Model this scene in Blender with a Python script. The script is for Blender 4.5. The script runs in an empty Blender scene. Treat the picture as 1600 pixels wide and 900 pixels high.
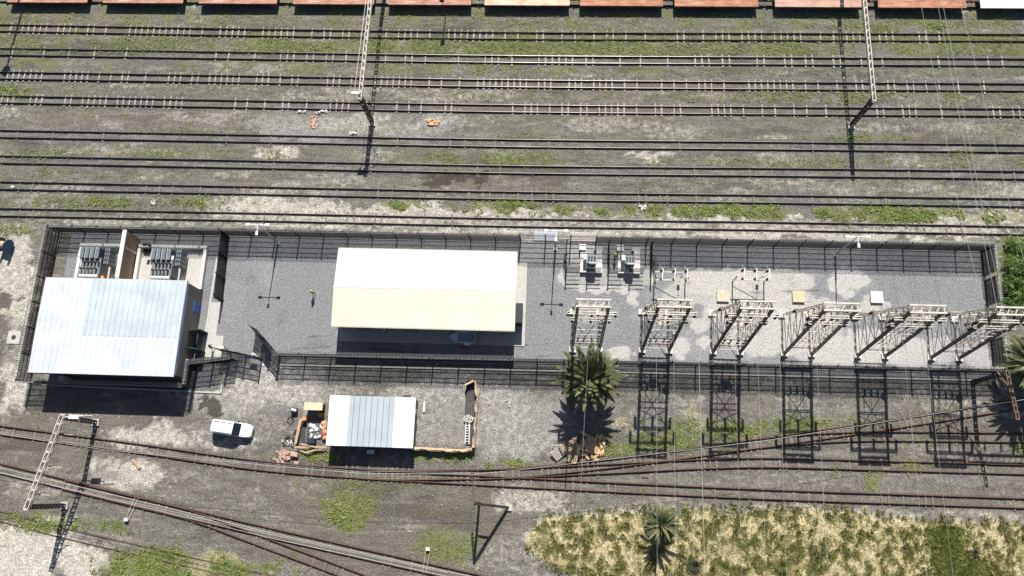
import bpy, bmesh, math, random
import numpy as np
from mathutils import Vector, Matrix
random.seed(7)
SC = bpy.context.scene
COL = SC.collection
PI = math.pi
# ------------------------------------------------------------ camera
F, TILT, ROLL, CAMH, YAW = 1203.2, 0.259469, -0.158389, 102.246, 0.188201
CROT = (Matrix.Rotation(YAW, 3, 'Z') @ Matrix.Rotation(TILT, 3, 'X') @ Matrix.Rotation(ROLL, 3, 'Z'))
cam = bpy.data.cameras.new('camera'); cam.sensor_width = 36.0; cam.lens = 36.0 * F / 1600.0
cam.clip_start = 1.0; cam.clip_end = 6000
camo = bpy.data.objects.new('camera', cam); COL.objects.link(camo)
camo.matrix_world = Matrix.Translation((0, 0, CAMH)) @ CROT.to_4x4()
SC.camera = camo
# ------------------------------------------------------------ sky and sun
SUN_EL, SUN_AZ = math.radians(45.0), math.radians(2.5)
wd = bpy.data.worlds.new('World'); SC.world = wd; wd.use_nodes = True
wn = wd.node_tree
bg = wn.nodes['Background']
sky = wn.nodes.new('ShaderNodeTexSky'); sky.sky_type = 'NISHITA'; sky.sun_disc = False
sky.sun_elevation = SUN_EL; sky.sun_rotation = SUN_AZ
wn.links.new(sky.outputs[0], bg.inputs[0]); bg.inputs[1].default_value = 0.05
sl = bpy.data.lights.new('sun', 'SUN'); sl.energy = 5.0; sl.angle = math.radians(0.5); sl.color = (1.0, 0.965, 0.91)
so = bpy.data.objects.new('sun', sl); COL.objects.link(so)
sd = Vector((math.sin(SUN_AZ) * math.cos(SUN_EL), math.cos(SUN_AZ) * math.cos(SUN_EL), math.sin(SUN_EL)))
so.rotation_euler = (-sd).to_track_quat('-Z', 'Y').to_euler(); so.location = sd * 200
SC.view_settings.view_transform = 'Standard'; SC.view_settings.look = 'None'
SC.view_settings.exposure = 0.58; SC.view_settings.gamma = 1.0; SC.view_settings.use_curve_mapping = False

# ------------------------------------------------------------ survey helpers (photo pixel -> place on the ground / at height z)
NR = np.array(CROT)
def g(px, py, z=0.0):
    d = CROT @ Vector((px - 800, 450 - py, -F))
    k = (z - CAMH) / d.z
    return Vector((d.x * k, d.y * k, z))
def topx(X, Y):
    w = np.stack([X, Y, np.full_like(X, -CAMH)], -1) @ NR
    return 800 + F * w[..., 0] / -w[..., 2], 450 - F * w[..., 1] / -w[..., 2]

# ------------------------------------------------------------ noise
def vnoise(x, y, seed=0):
    xi = np.floor(x).astype(np.int64); yi = np.floor(y).astype(np.int64)
    fx = x - xi; fy = y - yi; fx = fx * fx * (3 - 2 * fx); fy = fy * fy * (3 - 2 * fy)
    def h(a, b):
        n = (a * 374761393 + b * 668265263 + seed * 974711) & 0x7fffffff
        n = ((n ^ (n >> 13)) * 1274126177) & 0x7fffffff
        return ((n ^ (n >> 16)) & 0xffff) / 65535.0
    return (h(xi, yi) * (1 - fx) + h(xi + 1, yi) * fx) * (1 - fy) + (h(xi, yi + 1) * (1 - fx) + h(xi + 1, yi + 1) * fx) * fy
def fbm(x, y, s, o=3, seed=0):
    r = 0; a = 1; t = 0
    for i in range(o):
        r = r + a * vnoise(x * s, y * s, seed + i * 17); t += a; a *= .5; s *= 2.1
    return r / t

# ------------------------------------------------------------ materials
def mat(name, col, rough=.7, metal=0.0, var=.25, scale=2.0, col2=None, bump=0.0, bscale=None, stretch=None, spec=None):
    m = bpy.data.materials.new(name); m.use_nodes = True
    nt = m.node_tree; b = nt.nodes['Principled BSDF']
    tc = nt.nodes.new('ShaderNodeTexCoord'); src = tc.outputs['Object']
    if stretch:
        mp = nt.nodes.new('ShaderNodeMapping'); mp.inputs['Scale'].default_value = stretch
        nt.links.new(src, mp.inputs[0]); src = mp.outputs[0]
    n = nt.nodes.new('ShaderNodeTexNoise'); n.inputs['Scale'].default_value = scale; n.inputs['Detail'].default_value = 6
    n.inputs['Roughness'].default_value = .65
    nt.links.new(src, n.inputs['Vector'])
    r = nt.nodes.new('ShaderNodeValToRGB')
    c2 = col2 if col2 else tuple(c * (1 - var) for c in col)
    c1 = col if col2 else tuple(min(1, c * (1 + var * .6)) for c in col)
    r.color_ramp.elements[0].position = .33; r.color_ramp.elements[1].position = .67
    r.color_ramp.elements[0].color = (*c2, 1); r.color_ramp.elements[1].color = (*c1, 1)
    nt.links.new(n.outputs[0], r.inputs[0]); nt.links.new(r.outputs[0], b.inputs['Base Color'])
    b.inputs['Roughness'].default_value = rough; b.inputs['Metallic'].default_value = metal
    if spec is not None: b.inputs['Specular IOR Level'].default_value = spec
    if bump:
        n2 = nt.nodes.new('ShaderNodeTexNoise'); n2.inputs['Scale'].default_value = bscale or scale * 4
        nt.links.new(src, n2.inputs['Vector'])
        bp = nt.nodes.new('ShaderNodeBump'); bp.inputs['Strength'].default_value = bump; bp.inputs['Distance'].default_value = .05
        nt.links.new(n2.outputs[0], bp.inputs['Height']); nt.links.new(bp.outputs[0], b.inputs['Normal'])
    return m
M = {}
M['rail_rust'] = mat('rail_rust', (.085, .05, .035), .8, .1, .4, 3)
M['rail_rust2'] = mat('rail_rust_bright', (.11, .06, .042), .8, .1, .4, 3)
M['rail_top'] = mat('rail_top', (.38, .34, .31), .3, .85, .3, .3)
M['sleeper'] = mat('sleeper', (.36, .34, .29), .9, 0, .4, 5)
M['sleeper_dark'] = mat('sleeper_dark', (.2, .17, .14), .9, 0, .4, 5)
M['concrete'] = mat('concrete', (.47, .455, .415), .85, 0, .15, 1.5, bump=.1)
M['concrete_white'] = mat('concrete_white', (.7, .68, .62), .8, 0, .12, 1.2)
M['concrete_tan'] = mat('concrete_tan', (.58, .47, .30), .85, 0, .2, 2)
M['fence'] = mat('fence_black', (.018, .018, .02), .45, 0, .2, 2)
M['galv'] = mat('galvanised', (.42, .42, .41), .45, .35, .25, 4)
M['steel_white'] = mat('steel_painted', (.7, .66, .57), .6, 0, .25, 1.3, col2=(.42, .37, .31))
M['steel_rusty'] = mat('steel_rusty', (.42, .28, .2), .75, 0, .4, 3, col2=(.6, .52, .42))
M['steel_shaded'] = mat('steel_shaded_side', (.12, .112, .1), .7, .1, .3, 3)  # gantry steel with the shade of the south legs put into its colour
M['steel_dark'] = mat('steel_dark', (.06, .058, .055), .6, .2, .3, 3)
M['insul'] = mat('insulator', (.07, .04, .03), .3, 0, .2, 3)
M['wire'] = mat('wire', (.7, .7, .68), .4, .5, .1, 2)
M['white_paint'] = mat('white_paint', (.8, .8, .78), .35, 0, .05, 1)
M['tyre'] = mat('tyre', (.02, .02, .02), .8)
M['glass'] = mat('dark_glass', (.012, .02, .035), .08, 0, .1, 1)
M['carglass'] = M['glass']
M['black'] = mat('black_plastic', (.02, .02, .022), .5)
M['tan_wall'] = mat('wall_plaster', (.42, .39, .33), .85, 0, .15, 1)
M['grey_wall'] = mat('wall_grey', (.2, .185, .165), .85, 0, .2, .8)
M['brick'] = mat('brick_wall', (.36, .25, .17), .85, 0, .25, 2)
M['blue'] = mat('blue_paint', (.03, .12, .42), .5, 0, .2, 2)
M['green_paint'] = mat('green_paint', (.03, .075, .05), .5, 0, .2, 2)
M['cable_blue'] = mat('drum_blue', (.015, .085, .2), .6, 0, .3, 2)
M['drum_brown'] = mat('drum_brown', (.12, .06, .035), .8, 0, .3, 3)
M['timber'] = mat('timber', (.45, .33, .2), .85, 0, .35, 3, stretch=(1, 8, 8))
M['orange_net'] = mat('orange_net', (.42, .24, .13), .8, 0, .4, 1.5, col2=(.5, .4, .27))
M['orange'] = mat('orange_plastic', (.65, .24, .06), .6, 0, .25, 2)
M['orange_pale'] = mat('orange_pale', (.56, .31, .17), .7, 0, .25, 2)
M['brick_red'] = mat('brick_rubble', (.5, .33, .25), .85, 0, .3, 6)
M['tx_grey'] = mat('transformer_grey', (.16, .19, .21), .5, .2, .25, 2)
M['tx_mid'] = mat('transformer_mid', (.24, .28, .31), .5, .1, .35, 2, col2=(.1, .11, .12))
M['tx_edge'] = mat('transformer_edge', (.6, .62, .62), .5, .1, .1, 2)
M['tx_blue'] = mat('transformer_blue', (.38, .46, .48), .45, .1, .15, 2)
M['rubber'] = mat('rubber_mat', (.05, .05, .052), .8, 0, .3, 6)
M['skin'] = mat('skin', (.22, .12, .08), .6, 0, .1, 4)
M['hivis'] = mat('hivis', (.4, .44, .1), .7, 0, .15, 6)
M['navy'] = mat('workwear_navy', (.02, .025, .045), .85, 0, .2, 6)
M['trunk'] = mat('palm_trunk', (.14, .095, .06), .95, 0, .4, 6, bump=.6)
M['dead'] = mat('dead_fronds', (.62, .36, .18), .9, 0, .4, 3, col2=(.72, .52, .32))
M['rust_deck'] = mat('rust_deck', (.36, .17, .115), .85, 0, .5, .9, col2=(.5, .31, .24), stretch=(.5, 2, 1))
M['rust_deck2'] = mat('rust_deck_orange', (.34, .16, .095), .85, 0, .5, 1.1, col2=(.5, .29, .2), stretch=(.5, 2, 1))
M['rust_pale'] = mat('rust_deck_pale', (.7, .6, .48), .85, 0, .5, .9, col2=(.48, .26, .15), stretch=(.5, 2, 1))
M['deck_white'] = mat('deck_white', (.72, .7, .66), .8, 0, .2, .8)
M['box_yellow'] = mat('box_yellow', (.62, .54, .38), .7, 0, .2, 4)
M['red'] = mat('red_plastic', (.45, .05, .04), .6)
M['pale_blue'] = mat('pale_blue', (.72, .78, .85), .5, 0, .1, 2)
M['tail'] = mat('tail_light', (.3, .01, .01), .3)

def roof_mat(name, col, ribs=4.0, var=.08, rough=.45):
    m = mat(name, col, rough, 0, var, .35)
    nt = m.node_tree; b = nt.nodes['Principled BSDF']
    tc = nt.nodes.new('ShaderNodeTexCoord'); w = nt.nodes.new('ShaderNodeTexWave')
    w.bands_direction = 'X'; w.inputs['Scale'].default_value = ribs
    nt.links.new(tc.outputs['Object'], w.inputs[0])
    bp = nt.nodes.new('ShaderNodeBump'); bp.inputs['Strength'].default_value = .35; bp.inputs['Distance'].default_value = .05
    nt.links.new(w.outputs[1], bp.inputs['Height']); nt.links.new(bp.outputs[0], b.inputs['Normal'])
    return m
M['roof_blue'] = roof_mat('roof_bluewhite', (.57, .61, .64), 1.2, .16)
M['roof_patch'] = roof_mat('roof_patch', (.48, .54, .58), 1.2, .16)
M['roof_cream'] = roof_mat('roof_cream', (.68, .66, .535), 1.6, .08)
M['roof_grey'] = roof_mat('roof_grey', (.42, .47, .49), 1.6, .12)
M['roof_white'] = roof_mat('roof_white', (.8, .81, .8), 1.6, .05)

def leaf_mat(name, c1, c2, c3=None, scale=.8, trans=.25):
    m = mat(name, c1, .6, 0, .3, scale, col2=c2)
    nt = m.node_tree; b = nt.nodes['Principled BSDF']
    out = nt.nodes['Material Output']
    t = nt.nodes.new('ShaderNodeBsdfTranslucent'); mx = nt.nodes.new('ShaderNodeMixShader')
    mx.inputs[0].default_value = trans
    ramp = [n for n in nt.nodes if n.type == 'VALTORGB'][0]
    if c3:
        e = ramp.color_ramp.elements.new(.5); e.color = (*c3, 1)
    nt.links.new(ramp.outputs[0], t.inputs[0]); nt.links.new(b.outputs[0], mx.inputs[1]); nt.links.new(t.outputs[0], mx.inputs[2])
    nt.links.new(mx.outputs[0], out.inputs[0])
    return m
M['weed'] = leaf_mat('weed_leaf', (.4, .41, .17), (.15, .175, .06), None, 1.2)
M['weed_bright'] = leaf_mat('weed_bright', (.3, .36, .07), (.11, .16, .03), None, 1.0)
M['palm'] = leaf_mat('palm_leaf', (.3, .3, .14), (.07, .09, .035), None, .9)
M['shrub'] = leaf_mat('shrub_leaf', (.1, .19, .025), (.03, .07, .012), None, .7)
M['straw'] = leaf_mat('straw_blade', (.62, .57, .31), (.42, .38, .17), None, 1.0)
M['tuft'] = leaf_mat('tuft_blade', (.32, .32, .11), (.16, .17, .06), None, .6)
M['olive'] = leaf_mat('olive_blade', (.42, .41, .14), (.24, .24, .07), None, .6)
M['grey_shrub'] = leaf_mat('grey_shrub', (.12, .12, .075), (.05, .06, .035), None, .8)

# ------------------------------------------------------------ mesh builder
class MB:
    def __init__(s): s.v = []; s.f = []; s.m = []
    def add(s, vs, fs, mi=0):
        o = len(s.v); s.v += [tuple(v) for v in vs]; s.f += [tuple(i + o for i in f) for f in fs]; s.m += [mi] * len(fs); return s
    def box(s, c, d, rz=0.0, mi=0, taper=1.0):
        cx, cy, cz = c; x, y, z = d[0] / 2, d[1] / 2, d[2] / 2
        co, si = math.cos(rz), math.sin(rz); vs = []
        for k in (-1, 1):
            t = taper if k > 0 else 1
            for a, b in ((-1, -1), (1, -1), (1, 1), (-1, 1)):
                px, py = a * x * t, b * y * t
                vs.append((cx + px * co - py * si, cy + px * si + py * co, cz + k * z))
        return s.add(vs, [(3, 2, 1, 0), (4, 5, 6, 7), (0, 1, 5, 4), (1, 2, 6, 5), (2, 3, 7, 6), (3, 0, 4, 7)], mi)
    def beam(s, p, q, w, h=None, mi=0, caps=True):
        p, q = Vector(p), Vector(q); d = (q - p)
        if d.length < 1e-5: return s
        d.normalize(); up = Vector((0, 0, 1)) if abs(d.z) < .98 else Vector((0, 1, 0))
        a = d.cross(up).normalized() * (w / 2); b = a.cross(d).normalized() * ((h or w) / 2)
        vs = [c + i * a + j * b for c in (p, q) for i, j in ((-1, -1), (1, -1), (1, 1), (-1, 1))]
        fs = [(0, 1, 5, 4), (1, 2, 6, 5), (2, 3, 7, 6), (3, 0, 4, 7)]
        if caps: fs += [(3, 2, 1, 0), (4, 5, 6, 7)]
        return s.add(vs, fs, mi)
    def tube(s, pts, r, n=6, mi=0, caps=True):
        pts = [Vector(p) for p in pts]; rs = r if isinstance(r, (list, tuple)) else [r] * len(pts); vs = []
        for i, p in enumerate(pts):
            d = (pts[min(i + 1, len(pts) - 1)] - pts[max(i - 1, 0)]).normalized()
            up = Vector((0, 0, 1)) if abs(d.z) < .9 else Vector((0, 1, 0))
            a = d.cross(up).normalized(); b = a.cross(d).normalized()
            for k in range(n):
                t = 2 * PI * k / n; vs.append(p + (a * math.cos(t) + b * math.sin(t)) * rs[i])
        fs = []
        for i in range(len(pts) - 1):
            for k in range(n):
                fs.append((i * n + k, i * n + (k + 1) % n, (i + 1) * n + (k + 1) % n, (i + 1) * n + k))
        if caps: fs += [tuple(range(n - 1, -1, -1)), tuple(range((len(pts) - 1) * n, len(pts) * n))]
        return s.add(vs, fs, mi)
    def lathe(s, c, prof, n=12, mi=0, axis='Z'):
        vs = []; c = Vector(c)
        for r, z in prof:
            for k in range(n):
                t = 2 * PI * k / n; a, b = r * math.cos(t), r * math.sin(t)
                vs.append(c + (Vector((a, b, z)) if axis == 'Z' else Vector((z, a, b)) if axis == 'X' else Vector((a, z, b))))
        fs = []
        for i in range(len(prof) - 1):
            for k in range(n): fs.append((i * n + k, i * n + (k + 1) % n, (i + 1) * n + (k + 1) % n, (i + 1) * n + k))
        fs += [tuple(range(n - 1, -1, -1)), tuple(range((len(prof) - 1) * n, len(prof) * n))]
        return s.add(vs, fs, mi)
    def prism(s, pts, z0, z1, mi=0):
        n = len(pts); vs = [(x, y, z0) for x, y in pts] + [(x, y, z1) for x, y in pts]
        return s.add(vs, [tuple(range(n - 1, -1, -1)), tuple(range(n, 2 * n))] + [(i, (i + 1) % n, n + (i + 1) % n, n + i) for i in range(n)], mi)
    def loft(s, rings, mi=0):
        n = len(rings[0]); vs = [v for r in rings for v in r]; fs = []
        for i in range(len(rings) - 1):
            for k in range(n): fs.append((i * n + k, i * n + (k + 1) % n, (i + 1) * n + (k + 1) % n, (i + 1) * n + k))
        fs += [tuple(range(n - 1, -1, -1)), tuple(range((len(rings) - 1) * n, len(rings) * n))]
        return s.add(vs, fs, mi)
    def build(s, name, mats, parent=None, org=None, smooth=False):
        if not isinstance(mats, (list, tuple)): mats = [mats]
        o0 = org if org is not None else (ORG.get(parent.name, Vector()) if parent else Vector())
        o0 = Vector(o0)
        me = bpy.data.meshes.new(name)
        me.from_pydata([tuple(Vector(v) - o0) for v in s.v], [], s.f)
        for m in mats: me.materials.append(m)
        me.polygons.foreach_set('material_index', s.m)
        if smooth: me.polygons.foreach_set('use_smooth', [True] * len(me.polygons))
        me.update(); bm = bmesh.new(); bm.from_mesh(me); bmesh.ops.recalc_face_normals(bm, faces=bm.faces); bm.to_mesh(me); bm.free()
        o = bpy.data.objects.new(name, me); COL.objects.link(o)
        if parent: o.parent = parent; ORG[o.name] = o0
        else: o.location = o0; ORG[o.name] = o0
        return o
ORG = {}
def thing(name, label, cat, loc=(0, 0, 0), group=None, rz=0.0, local=False):
    o = bpy.data.objects.new(name, None); o.empty_display_size = .3; COL.objects.link(o)
    o.location = loc; o.rotation_euler = (0, 0, rz); o['label'] = label; o['category'] = cat
    if group: o['group'] = group
    ORG[o.name] = Vector((0, 0, 0)) if local else Vector(loc)
    return o
def tag(o, label, cat, group=None, kind=None):
    if label: o['label'] = label
    if cat: o['category'] = cat
    if group: o['group'] = group
    if kind: o['kind'] = kind
    return o
def struct(o): o['kind'] = 'structure'; return o
KIDS = {}
def children(o): return [c for c in COL.objects if c.parent == o]
def copy_tree(o, parent=None, kids=None):
    c = o.copy(); COL.objects.link(c)
    if parent: c.parent = parent
    for ch in (kids if kids is not None else children(o)): copy_tree(ch, c)
    return c
def npmesh(name, V, FQ, mats, mi=None):
    """big mesh from numpy arrays: V (n,3), FQ (m,k)"""
    me = bpy.data.meshes.new(name); k = FQ.shape[1]
    me.vertices.add(len(V)); me.vertices.foreach_set('co', V.astype(np.float32).ravel())
    me.loops.add(FQ.size); me.loops.foreach_set('vertex_index', FQ.astype(np.int32).ravel())
    me.polygons.add(len(FQ)); me.polygons.foreach_set('loop_start', np.arange(0, FQ.size, k, dtype=np.int32))
    for m in mats: me.materials.append(m)
    if mi is not None: me.polygons.foreach_set('material_index', mi.astype(np.int32))
    me.update(calc_edges=True); me.validate()
    o = bpy.data.objects.new(name, me); COL.objects.link(o)
    return o

# ------------------------------------------------------------ track survey
XS = [0, 400, 800, 1200, 1600]
TR = [  # centre lines in the photo
    [44.2, 51.5, 56.7, 58.3, 59.8], [81.2, 87.6, 93.3, 95.7, 98], [118.3, 124.7, 131.2, 134.6, 137],
    [155.5, 163.4, 170.2, 173.5, 176.3], [209.4, 216.8, 224.3, 228.2, 232.5], [249.5, 257.2, 265.3, 269.2, 274],
    [290, 298, 306, 311.3, 317], [331.5, 339.2, 347.6, 353.4, 360.6]]
SX = {
    'S1': [(-60, 662), (0, 672), (210, 700), (420, 729), (600, 742), (700, 742), (800, 739.5), (975, 721.5), (1200, 691), (1370, 666.5), (1551, 638), (1680, 616)],
    'S3': [(560, 740.5), (610, 743.5), (700, 748), (800, 753.3), (1000, 763.5), (1200, 772.5), (1600, 786.5), (1680, 789)],
    'S2': [(760, 741), (800, 740), (900, 735), (1000, 730), (1090, 725.5), (1200, 723), (1400, 728.3), (1600, 733.8), (1680, 736)],
    'S1b': [(1150, 697.5), (1200, 691.5), (1270, 685.5), (1340, 682.3), (1400, 682), (1600, 684), (1680, 685)],
    'L1': [(-60, 717), (0, 731.5), (213, 783), (420, 832), (740, 904), (800, 918)],
    'L2': [(100, 757), (213, 784.5), (300, 806), (413, 847.5), (550, 899), (640, 934)],
    'L3': [(-60, 794), (0, 807), (100, 833), (300, 879), (420, 906), (500, 925)]}
def dense(ps, step=1.5, ext0=0, ext1=0):
    P = [g(*q) for q in ps]
    if ext0: P.insert(0, P[0] + (P[0] - P[1]).normalized() * ext0)
    if ext1: P.append(P[-1] + (P[-1] - P[-2]).normalized() * ext1)
    # Catmull-Rom through the surveyed points
    out = []
    for i in range(len(P) - 1):
        p0 = P[i - 1] if i > 0 else P[i] * 2 - P[i + 1]; p3 = P[i + 2] if i + 2 < len(P) else P[i + 1] * 2 - P[i]
        p1, p2 = P[i], P[i + 1]; L = (p2 - p1).length; n = max(1, int(L / step))
        if L > 30 and (i == 0 and ext0 or i == len(P) - 2 and ext1): n = 4
        t0 = (p2 - p0).normalized() * L; t1 = (p3 - p1).normalized() * L
        for k in range(n):
            t = k / n; out.append((2*t**3-3*t**2+1)*p1 + (t**3-2*t**2+t)*t0 + (-2*t**3+3*t**2)*p2 + (t**3-t**2)*t1)
    out.append(P[-1]); return out
TRACKS = []
for i, ys in enumerate(TR):
    TRACKS.append(('T%d' % (i + 1), dense(list(zip(XS, ys)), 3, 60, 60)))
for k, ps in SX.items():
    e0 = 60 if k in ('S1', 'L1', 'L3') else 0
    TRACKS.append((k, dense(ps, 1.2, e0, 60)))
yw = 71.65
TRACKS.insert(0, ('T0', [Vector((x, yw, 0)) for x in np.arange(-150, 151, 5.0)]))

# ------------------------------------------------------------ ground
def axis(a, b, d, far):
    c = [a]; s = d
    while c[0] > -far: s *= 1.5; c.insert(0, c[0] - s)
    m = list(np.arange(a, b, d))[1:]; e = [b]; s = d
    while e[-1] < far: s *= 1.5; e.append(e[-1] + s)
    return np.array(c + m + e)
gx = axis(-92, 76, .4, 2500); gy = axis(-24, 80, .13, 2500)
GX, GY = np.meshgrid(gx, gy); shp = GX.shape
PX, PY = topx(GX, GY)
N1 = fbm(GX, GY, .12, 4, 3); N2 = fbm(GX, GY, .5, 3, 9); N3 = fbm(GX, GY, 1.6, 2, 21)
A = {k: np.zeros(shp) for k in ('pale', 'green', 'yard', 'dark', 'straw', 'brown', 'grey')}
wx = PX + (N2 - .5) * 46 + (N3 - .5) * 22; wy = PY + (fbm(GX, GY, .5, 3, 40) - .5) * 34 + (fbm(GX, GY, 1.7, 2, 44) - .5) * 18
def blob(at, cx, cy, rx, ry, v=1.0, soft=.5):
    d = np.sqrt(((wx - cx) / rx) ** 2 + ((wy - cy) / ry) ** 2)
    A[at] = np.maximum(A[at], v * np.clip((1 + soft * .5 - d) / soft, 0, 1))
# north yard
for b in [('pale', 620, 333, 330, 12, .75), ('pale', 1000, 352, 800, 14, .55), ('pale', 420, 325, 110, 26, .8), ('pale', 560, 335, 180, 22, .75), ('pale', 1250, 366, 420, 9, .8), ('pale', 900, 330, 200, 10, .5),
          ('pale', 1500, 345, 160, 16, .75), ('pale', 1130, 345, 160, 10, .75), ('pale', 700, 372, 420, 8, .8), ('pale', 200, 350, 140, 10, .55), ('pale', 100, 296, 70, 10, .55), ('pale', 1590, 300, 25, 10, .6),
          ('grey', 500, 195, 115, 28, .9), ('grey', 640, 195, 90, 25, .7), ('pale', 425, 236, 32, 14, .75), ('pale', 1020, 240, 45, 8, .75), ('pale', 280, 178, 28, 8, .45), ('pale', 910, 116, 22, 5, .5), ('pale', 1400, 120, 90, 8, .4),
          ('pale', 940, 190, 20, 10, .4), ('pale', 740, 185, 60, 14, .3), ('pale', 1500, 160, 60, 6, .35), ('pale', 520, 282, 60, 14, .45), ('pale', 440, 300, 60, 14, .5), ('dark', 720, 281, 60, 12, .8), ('dark', 230, 270, 90, 12, .5),
          ('dark', 1080, 290, 140, 10, .5), ('dark', 1350, 290, 130, 10, .45), ('dark', 600, 40, 800, 8, .35), ('grey', 830, 360, 80, 14, .6), ('grey', 1010, 358, 100, 8, .6),
          ('green', 100, 66, 160, 12, .5), ('green', 330, 68, 150, 14, .55), ('green', 560, 72, 160, 15, .7), ('green', 860, 76, 190, 14, .75), ('green', 1180, 80, 190, 12, .7), ('green', 1480, 76, 150, 14, .6), ('green', 260, 32, 180, 10, .55),
          ('green', 520, 38, 150, 12, .5), ('green', 900, 42, 180, 8, .6), ('green', 1400, 42, 100, 10, .75), ('green', 15, 20, 40, 16, .6), ('green', 600, 152, 140, 6, .35), ('green', 1100, 150, 180, 9, .5), ('green', 1420, 152, 130, 8, .5), ('green', 880, 116, 120, 5, .4),
          ('green', 480, 115, 120, 6, .5), ('green', 20, 142, 40, 10, .75), ('green', 250, 241, 190, 9, .6), ('green', 740, 245, 140, 10, .55), ('green', 840, 252, 120, 6, .5), ('green', 1300, 257, 200, 6, .5), ('green', 280, 206, 60, 5, .5), ('green', 1340, 218, 90, 6, .4), ('green', 1490, 240, 80, 5, .45),
          ('green', 110, 318, 140, 12, .5), ('green', 310, 315, 45, 8, .7), ('green', 620, 320, 40, 6, .85), ('green', 790, 324, 60, 9, .9), ('green', 1000, 327, 130, 7, .8), ('green', 1150, 330, 70, 10, .9), ('green', 1400, 336, 110, 12, 1), ('green', 1215, 330, 25, 8, .9), ('green', 1550, 340, 60, 9, .7), ('green', 1290, 332, 20, 6, .9),
          ('brown', 60, 45, 200, 12, .3), ('brown', 1350, 190, 260, 24, .35), ('brown', 200, 190, 180, 14, .4), ('green', 30, 362, 40, 8, .7)]: blob(*b)
# west and south
for b in [('pale', 25, 440, 38, 80, .75), ('pale', 25, 590, 34, 55, .75), ('dark', 10, 470, 18, 14, .8), ('dark', 15, 560, 30, 22, .6), ('dark', 5, 500, 20, 12, .5), ('grey', 15, 380, 50, 30, .5),
          ('grey', 400, 605, 130, 55, .9), ('pale', 420, 600, 90, 40, .55), ('pale', 360, 590, 60, 30, .45), ('dark', 328, 632, 19, 17, .9, .2), ('dark', 430, 650, 40, 26, .5), ('pale', 425, 665, 25, 10, .5), ('grey', 700, 640, 120, 60, .8), ('pale', 690, 610, 80, 20, .4), ('dark', 705, 670, 35, 20, .35), ('grey', 810, 660, 80, 60, .95), ('pale', 790, 650, 50, 40, .4),
          ('pale', 830, 690, 50, 20, .35), ('grey', 1000, 650, 500, 24, .35), ('pale', 230, 683, 80, 24, .75), ('pale', 330, 690, 80, 16, .5), ('grey', 300, 685, 150, 28, .5), ('pale', 200, 745, 70, 28, .75), ('pale', 130, 750, 60, 20, .4), ('pale', 70, 752, 60, 22, .45), ('brown', 60, 650, 110, 18, .7), ('brown', 250, 660, 90, 14, .6), ('brown', 420, 770, 160, 40, .35),
          ('pale', 55, 850, 85, 40, .95), ('pale', 130, 880, 45, 30, .9), ('pale', 20, 880, 60, 40, 1), ('pale', 25, 770, 40, 14, .4), ('pale', 120, 815, 50, 12, .35), ('green', 240, 885, 90, 26, 1), ('green', 120, 825, 120, 9, .6), ('green', 320, 890, 110, 18, .8), ('green', 60, 812, 60, 6, .6), ('straw', 330, 880, 50, 16, .5), ('straw', 190, 852, 40, 12, .35),
          ('green', 545, 795, 45, 32, .95), ('green', 560, 750, 70, 14, .6), ('green', 640, 765, 60, 12, .35), ('green', 700, 855, 60, 26, .75), ('green', 690, 712, 45, 9, .8), ('green', 790, 724, 30, 7, .8), ('green', 490, 712, 50, 10, .7), ('brown', 650, 800, 180, 60, .35), ('dark', 640, 700, 40, 14, .4),
          ('pale', 830, 778, 60, 22, .6), ('pale', 800, 860, 45, 24, .4), ('pale', 960, 668, 40, 10, .35), ('straw', 1085, 650, 22, 22, .45), ('straw', 965, 665, 24, 10, .5), ('green', 1060, 690, 40, 16, .7), ('green', 1150, 672, 60, 16, .85), ('green', 1250, 665, 70, 12, .8), ('green', 1320, 655, 60, 9, .6), ('green', 1365, 750, 18, 26, .8), ('green', 1435, 730, 35, 12, .7), ('green', 1305, 740, 12, 20, .6), ('green', 1595, 705, 12, 16, .8), ('green', 960, 700, 50, 10, .5),
          ('pale', 1540, 640, 90, 14, .55), ('pale', 1480, 620, 100, 16, .4), ('grey', 1300, 750, 350, 25, .35), ('brown', 1200, 750, 400, 40, .35), ('green', 1590, 400, 40, 40, .9)]: blob(*b)
# dry grass bank along the south edge
wyb = np.interp(PX, [820, 850, 950, 1100, 1250, 1330, 1420, 1500, 1600, 1800], [842, 808, 800, 797, 793, 800, 814, 812, 818, 820])
wyl = np.interp(PX, [810, 830, 870, 900, 1000, 1800], [842, 868, 890, 905, 960, 1300])
st = np.clip((PY - wyb + (N2 - .5) * 26) / 10, 0, 1) * np.clip((wyl - PY + (N2 - .5) * 24) / 10, 0, 1) * np.clip((PX - 815) / 10, 0, 1)
A['straw'] = np.maximum(A['straw'], st)
rim = np.clip((PY - wyb + 28 + (N1 - .5) * 40) / 20, 0, 1) * np.clip((PX - 810) / 10, 0, 1)
A['pale'] = np.maximum(A['pale'], rim * .5 * np.clip((N2 - .25) * 3, 0, 1))
outn = (PY < 345)
A['green'] = np.maximum(A['green'], np.where(outn, np.clip((N2 - .34) * 1.9, 0, .6) * np.where(PY < 115, 1.25, .85), np.clip((N2 - .52) * 1.6, 0, .35)))
A['brown'] = np.maximum(A['brown'], np.where(PY > 620, np.clip((N1 - .3) * 1.6, 0, .6), np.clip((N1 - .5) * 1.6, 0, .35)))
A['pale'] = np.maximum(A['pale'], np.clip((fbm(GX * .35, GY, .35, 4, 61) - .54) * 3.0, 0, .45) * np.where(PY < 345, 1, .8))
A['dark'] = np.maximum(A['dark'], np.clip((fbm(GX * .3, GY, .3, 4, 71) - .6) * 3.5, 0, .55))
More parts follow.
